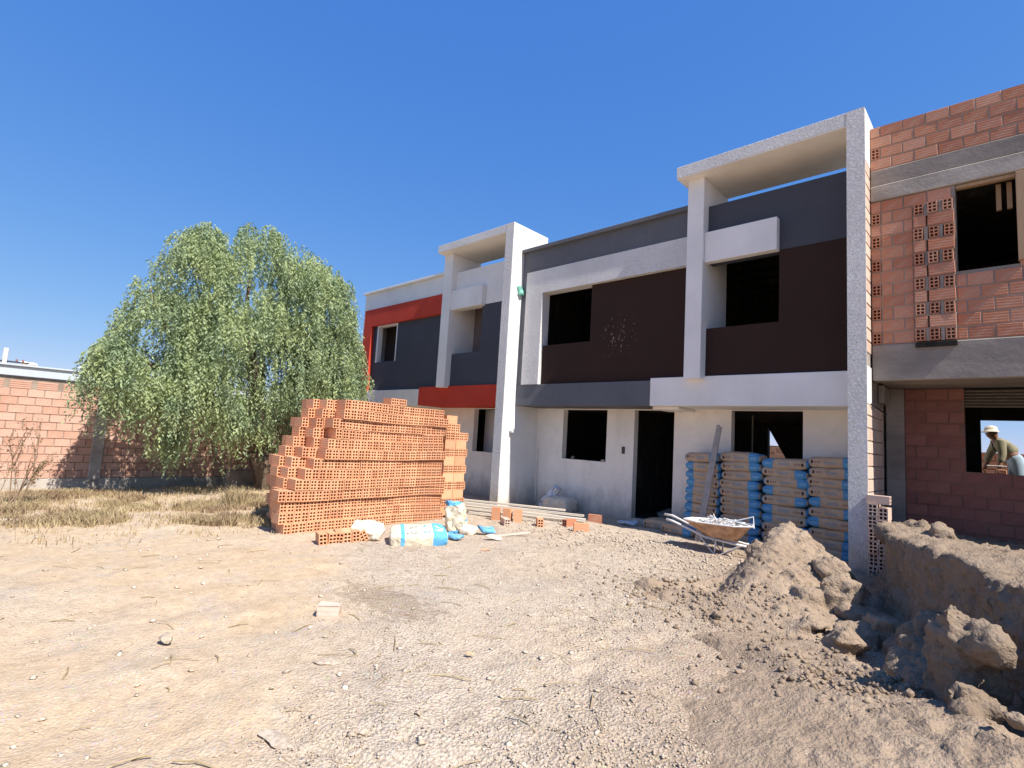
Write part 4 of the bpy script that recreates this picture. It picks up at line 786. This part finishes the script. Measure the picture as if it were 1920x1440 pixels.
LOB = [(-12.8, 4.6, 4.3, 1.8, 1.65, 1.55, 1.2), (-12.8, 3.25, 4.4, 1.2, .78, 1.15, .7), (-12.8, 5.95, 4.35, 1.4, 1.02, 1.2, .9), (-12.8, 2.85, 3.15, 1.2, .95, .95, .8), (-12.8, 6.62, 3.25, 1.1, .62, 1.15, .75),
       (-12.3, 4.7, 3.0, 1.6, 1.9, 1.2, 1.3), (-12.6, 2.1, 2.45, .8, .5, .55, .4), (-12.1, 3.7, 2.1, 1.0, 1.2, .75, .75), (-12.6, 6.2, 2.35, 1.0, .95, .8, .6), (-12.3, 5.3, 4.6, 1.1, .7, 1.1, .4), (-12.6, 3.35, 5.35, .5, .35, .35, .16), (-12.6, 4.5, 5.75, .6, .5, .3, .15), (-12.6, 6.35, 4.95, .5, .3, .42, .15), (-12.6, 2.45, 4.0, .5, .35, .3, .08)]
NS = 9400; wts = np.array([l[6] for l in LOB]); li = RNG.choice(len(LOB), NS, p=wts/wts.sum()); Lb = np.array(LOB)[li]
dv = RNG.normal(size=(NS, 3)); dv[:, 2] += .25; dv /= np.linalg.norm(dv, axis=1)[:, None]; rad = RNG.uniform(.45, 1.03, NS)**.7
st = Lb[:, :3]+dv*Lb[:, 3:6]*rad[:, None]
cl = fbm(st, 2.3, 2)+.25*(fbm(st, .9, 1)-.5); keep = (cl > .455) | (RNG.random(NS) < .16); keep &= ~((st[:, 1] > 4.4) & (st[:, 1] < 6.4) & (st[:, 2] < 2.15) & (RNG.random(NS) < .75)); st = st[keep]; dv = dv[keep]
ln = RNG.uniform(.25, .8, len(st))*(1+.4*(st[:, 2] < 2.6)); K = 22
drop = [(np.array([-12.5, 3.12, 1.15]), 70, .14, .75), (np.array([-12.3, 2.35, 1.9]), 60, .25, .6), (np.array([-12.5, 7.3, 2.75]), 55, .15, .8), (np.array([-12.2, 4.3, 1.55]), 90, .4, .5), (np.array([-13.0, 6.0, 1.4]), 90, .35, .7), (np.array([-12.9, 5.2, 1.35]), 60, .3, .55)]
for c, n, sp, l_ in drop:
    st = np.concatenate([st, c+RNG.normal(size=(n, 3))*[sp*.8, sp, sp]]); e = RNG.normal(size=(n, 3))*.3; dv = np.concatenate([dv, e]); ln = np.r_[ln, RNG.uniform(.5, 1, n)*l_]
nS = len(st); tt = np.linspace(0, 1, K)[None, :]; hor = dv*np.array([1, 1, 0])
sway = RNG.normal(size=(nS, 3))*.07; sway[:, 2] = 0
pc = st[:, None, :]+hor[:, None, :]*(.22*ln[:, None, None]*np.sqrt(tt)[..., None])+sway[:, None, :]*tt[..., None]-np.array([0, 0, 1.])*(ln[:, None]*(tt**1.25))[..., None]
pc = pc.reshape(-1, 3); pc = pc[pc[:, 0] > -14.6]; n = len(pc); az = RNG.uniform(0, 6.28, n); dn = RNG.uniform(.5, 1.5, n); ll = RNG.uniform(.05, .12, n); wd_ = RNG.uniform(.010, .019, n)
d = np.stack([np.cos(az), np.sin(az), -dn], 1); d /= np.linalg.norm(d, axis=1)[:, None]; side = np.cross(d, RNG.normal(size=(n, 3))); side /= np.linalg.norm(side, axis=1)[:, None]
p0 = pc; p1 = pc+d*(ll*.5)[:, None]+side*wd_[:, None]; p2 = pc+d*ll[:, None]; p3 = pc+d*(ll*.5)[:, None]-side*wd_[:, None]
V = np.stack([p0, p1, p2, p3], 1).reshape(-1, 3)-np.array(tree.location); F = np.arange(n*4).reshape(n, 4)
cr = link('crown', mknp('crown', V, F), M['leaf'], tree, tree.location); cr.location = (0, 0, 0); cr['kind'] = 'stuff'
# ------------------------------------------------------------------ dry grass and weeds
def blades(name, n, fn, h0, h1, mat, lean=.6, w=.006):
    XY = fn(n); n = len(XY); z = groundz(XY); a_ = RNG.uniform(0, 6.28, n); h = RNG.uniform(h0, h1, n); le = RNG.uniform(0, lean, n)*h; wd = RNG.uniform(.5, 1.3, n)*w; dx, dy = np.cos(a_), np.sin(a_); s = RNG.uniform(0, 6.28, n); sx, sy = np.cos(s)*wd, np.sin(s)*wd
    A = np.stack([XY[:, 0]-sx, XY[:, 1]-sy, z-.01], 1); B_ = np.stack([XY[:, 0]+sx, XY[:, 1]+sy, z-.01], 1); C1 = np.stack([XY[:, 0]+dx*le*.35-sx*.7, XY[:, 1]+dy*le*.35-sy*.7, z+h*.6], 1); D1 = C1+np.stack([sx*1.4, sy*1.4, sx*0], 1); T_ = np.stack([XY[:, 0]+dx*le, XY[:, 1]+dy*le, z+h*.95], 1); T2_ = T_+np.stack([sx*.3, sy*.3, sx*0], 1)
    V = np.stack([A, B_, D1, C1, T_, T2_], 1).reshape(-1, 3); i = np.arange(n)[:, None]*6; F = np.concatenate([i+[[0, 1, 2, 3]], i+[[3, 2, 5, 4]]]); return link(name, mknp(name, V, F), M[mat])
def region(ps, thr=.45, fq=1.3):
    def f(n):
        out = []
        while sum(map(len, out)) < n:
            i = RNG.integers(0, len(ps), n); p = np.array(ps)[i]; r = np.sqrt(RNG.random(n)); t = RNG.uniform(0, 6.28, n); q = np.stack([p[:, 0]+p[:, 2]*r*np.cos(t), p[:, 1]+p[:, 3]*r*np.sin(t), t*0], 1); e_ = fbm(q, fq, 3)*.7+fbm(q, 7., 2)*.3; out.append(q[RNG.random(n) < np.clip((e_-thr)*5+.35, 0, 1)**2*(1-r**3*.8)])
        return np.concatenate(out)[:n][:, :2]
    return f
RA = [(-10.2, .9, 1.6, .75), (-9.6, 1.5, 1.0, .5), (-11.4, 1.3, 1.6, .9), (-12.6, 1.6, 1.2, 1.2), (-10.8, 2.2, .9, .5)]; RB = [(-9.6, 3.3, 1.3, .7), (-8.7, 2.9, .7, .6), (-10.4, 4.2, 1.2, .7), (-8.2, 3.3, .6, .5)]
tag(blades('dry_grass', 11000, region(RA), .03, .13, 'straw', .9), 'straw-coloured dry grass patch at the left before the wall', 'grass', kind='stuff')
tag(blades('dry_grass', 8000, region(RB), .03, .13, 'straw', .9), 'dry grass patch between the tree and the brick pile', 'grass', kind='stuff')
tag(blades('dry_grass', 4200, region([(-9.8, 1.2, 2.6, 1.3), (-9.0, 3.0, 1.9, 1.2), (-11.5, 2.6, 2.4, 2.2)], .38, 2.5), .02, .09, 'straw', 1.2), 'sparse dry grass fading into the dirt around the two patches', 'grass', kind='stuff')
tag(blades('dry_weeds', 9000, region(RA+RB, .5, 2.2), .03, .12, 'weed', 1.3, .008), 'low brown withered weeds among the dry grass', 'weeds', kind='stuff')
tag(blades('dry_grass', 2500, region([(-13.2, 3.5, 1.4, 3.2)], .5), .03, .1, 'straw', 1), 'thin dry grass along the wall foot under the tree', 'grass', kind='stuff')
for k, (x, y, lb) in enumerate([(-9.9, 3.55, 'pale feathery grass tuft left of the brick pile'), (-9.2, 4.15, 'pale grass tuft touching the left foot of the brick pile')]):
    tag(blades('grass_tuft', 420, region([(x, y, .22, .2)], 0), .18, .42, 'straw', .7, .005), lb, 'grass tuft')
sh = thing('dry_shrub', 'tall reddish dry weed at the far left edge before the wall', 'shrub', (-11.0, .72, -.08))
b = MB(); lv = []
def branch(p, d, L, r, lev):
    q = p+d*L; b.tube([p, p+d*L*.5+Vector((0, 0, .02)), q], [r, r*.8, r*.5], 4, False)
    if lev == 0:
        for i in range(14): lv.append(p+d*L*random.random()+Vector([random.gauss(0, .018) for _ in range(3)]))
        return
    for i in range(4 if lev > 1 else 3):
        t = random.uniform(.25, 1); nd = (d+Vector((random.gauss(0, .4), random.gauss(0, .4), random.uniform(.1, .5)))).normalized(); branch(p+d*L*t, nd, L*random.uniform(.4, .65), r*.55, lev-1)
for k in range(7): branch(Vector((-11.0+random.gauss(0, .04), .72+random.gauss(0, .05), -.12)), Vector((random.gauss(0, .22), random.gauss(0, .3), 1)).normalized(), random.uniform(.6, 1.0), .010, 2)
b.obj('stem', M['weed'], sh)
pc = np.array([v[:] for v in lv]); n = len(pc); s1 = RNG.normal(size=(n, 3))*.014; s2 = RNG.normal(size=(n, 3))*.010; V = np.stack([pc, pc+s1, pc+s1+s2, pc+s2], 1).reshape(-1, 3)-np.array(sh.location)
lo = link('seed_heads', mknp('seed_heads', V, np.arange(n*4).reshape(n, 4)), M['weed'], sh, sh.location); lo.location = (0, 0, 0)
# ------------------------------------------------------------------ the worker behind the right house
pr = thing('person', 'worker in khaki sweater, pale hat and jeans bending over the wall beyond the right window', 'person', (0, 13.0, .7))
def skin(name, pts, edges, rad, mat, root=0, sub=1):
    me = bpy.data.meshes.new(name); me.from_pydata([(Vector(p)-Vector(pr.location))[:] for p in pts], edges, []); o = bpy.data.objects.new(name, me); COL.objects.link(o)
    md = o.modifiers.new('s', 'SKIN'); sv_ = me.skin_vertices[0].data
    for i, r in enumerate(rad): sv_[i].radius = (r, r) if not isinstance(r, tuple) else r
    sv_[root].use_root = True; o.modifiers.new('d', 'SUBSURF').levels = sub+1; md.use_smooth_shade = True
    dg = bpy.context.evaluated_depsgraph_get(); m2 = bpy.data.meshes.new_from_object(o.evaluated_get(dg)); bpy.data.objects.remove(o); m2.materials.clear(); m2.materials.append(mat)
    r_ = link(name, m2, None, pr, pr.location); r_.location = (0, 0, 0); m2.polygons.foreach_set('use_smooth', [True]*len(m2.polygons)); return r_
# body: pelvis, spine, neck, head, arms with hands, legs, feet
hip = (.00, 13.05, 1.58); ch_ = (-.17, 13.0, 1.80); nk = (-.25, 12.98, 1.90); hd = (-.29, 12.96, 2.0)
pts = [hip, (-.09, 13.03, 1.70), ch_, nk, (-.275, 12.97, 1.96), (-.30, 12.95, 2.03),
       (-.23, 13.16, 1.85), (-.33, 13.18, 1.62), (-.38, 13.12, 1.42), (-.40, 13.06, 1.36),
       (-.16, 12.82, 1.83), (-.15, 12.78, 1.60), (-.19, 12.74, 1.43), (-.20, 12.72, 1.37),
       (.02, 13.14, 1.50), (-.02, 13.16, 1.12), (.04, 13.16, .80), (-.06, 13.16, .74),
       (.04, 12.96, 1.50), (.06, 12.93, 1.12), (.14, 12.93, .80), (.04, 12.93, .74)]
ed = [(0, 1), (1, 2), (2, 3), (3, 4), (4, 5), (2, 6), (6, 7), (7, 8), (8, 9), (2, 10), (10, 11), (11, 12), (12, 13), (0, 14), (14, 15), (15, 16), (16, 17), (0, 18), (18, 19), (19, 20), (20, 21)]
skin('body', pts, ed, [.11, .11, .12, .06, .085, .11, .06, .045, .034, .03, .06, .045, .034, .03, .09, .062, .045, .04, .09, .062, .045, .04], M['skin'])
skin('sweater', [(.01, 13.05, 1.62), (-.08, 13.03, 1.71), ch_, (-.235, 12.985, 1.875), (-.23, 13.16, 1.85), (-.33, 13.18, 1.62), (-.375, 13.13, 1.46), (-.16, 12.82, 1.83), (-.15, 12.78, 1.60), (-.18, 12.745, 1.48)], [(0, 1), (1, 2), (2, 3), (2, 4), (4, 5), (5, 6), (2, 7), (7, 8), (8, 9)], [.145, .145, .155, .08, .078, .062, .05, .078, .062, .05], M['shirt'])
skin('jeans', [(-.045, 13.04, 1.655), (.02, 13.05, 1.56), (.025, 13.14, 1.48), (-.02, 13.16, 1.12), (.04, 13.16, .80), (.045, 12.96, 1.48), (.06, 12.93, 1.12), (.14, 12.93, .80)], [(0, 1), (1, 2), (2, 3), (3, 4), (1, 5), (5, 6), (6, 7)], [.125, .15, .115, .085, .07, .115, .085, .07], M['jeans'], 1)
hx_, hy_, hz_ = -.295, 12.955, 2.05
b = MB(); ang = [2*math.pi*k/16 for k in range(16)]
prof = [(.135, -.03), (.13, -.018), (.092, -.005), (.088, .04), (.065, .075), (.02, .09)]
Vh = [(hx_+r*1.05*math.cos(t)-(.02 if r > .12 else 0), hy_+r*math.sin(t), hz_+z-.10*(r*math.cos(t))*-.6) for r, z in prof for t in ang]; Fh = [(i*16+k, i*16+(k+1) % 16, (i+1)*16+(k+1) % 16, (i+1)*16+k) for i in range(5) for k in range(16)]+[tuple(80+k for k in range(16)), tuple(k for k in range(16))[::-1]]
b.add(Vh, Fh); b.obj('hat', M['hat'], pr, True)
for sgn, (hx2, hy2) in ((0, (-.40, 13.06)), (1, (-.20, 12.72))):
    for f_ in range(5):
        L = [.05, .065, .07, .065, .05][f_]; dy = (f_-2)*.016; bx_, by_, bz_ = hx2-.005, hy2+dy, 1.345
        MB().tube([(bx_, by_, bz_+.03), (bx_-.012, by_+dy*.2, bz_-.01), (bx_+.004, by_+dy*.2, bz_-.01-L*.5), (bx_+.018, by_, bz_-.02-L*.7)], [.011, .010, .009, .007], 6).obj('finger', M['skin'], pr, True)
MB().tube([(-.345, 12.955, 2.01), (-.378, 12.955, 1.99), (-.35, 12.955, 1.982)], [.008, .014, .010], 6).obj('nose', M['skin'], pr)
tag(MB().box(-.36, -.10, 12.70, 12.76, 1.405, 1.425).obj('mason_level', M['tubew']), 'pale mason level held between the hands of the bending worker', 'level')
tag(MB().box(-.24, -.10, 12.86, 13.1, .70, 1.36, .01).obj('brick_pier', M['clay_red']), 'short brick pier in front of the bending worker', 'pier')
# small clouds near the horizon
a = NT('cloud'); a.b.inputs['Subsurface Weight'].default_value = 0; M['cloud'] = a.fin((.9, .9, .92), 1)
for k, (az, el, w_, lb) in enumerate([(-86.0, 3.55, 9, 'small white cloud low above the left wall'), (-82.2, 3.7, 10, 'second small white cloud low beside the tree crown')]):
    d_ = 900; x = d_*math.sin(math.radians(az)); y = d_*math.cos(math.radians(az)); z = 1.4+d_*math.tan(math.radians(el))
    bm = bmesh.new()
    for q in range(9): bmesh.ops.create_icosphere(bm, subdivisions=3, radius=random.uniform(2, 4.), matrix=Matrix.Translation((x+random.uniform(-6, 6), y+random.gauss(0, w_*.6), z+random.gauss(0, 1.0))) @ Matrix.Diagonal((1, 1.6, .6, 1)))
    me = bpy.data.meshes.new('cloud'); bm.to_mesh(me); bm.free(); me.polygons.foreach_set('use_smooth', [True]*len(me.polygons)); tag(link('cloud', me, M['cloud']), lb, 'cloud')
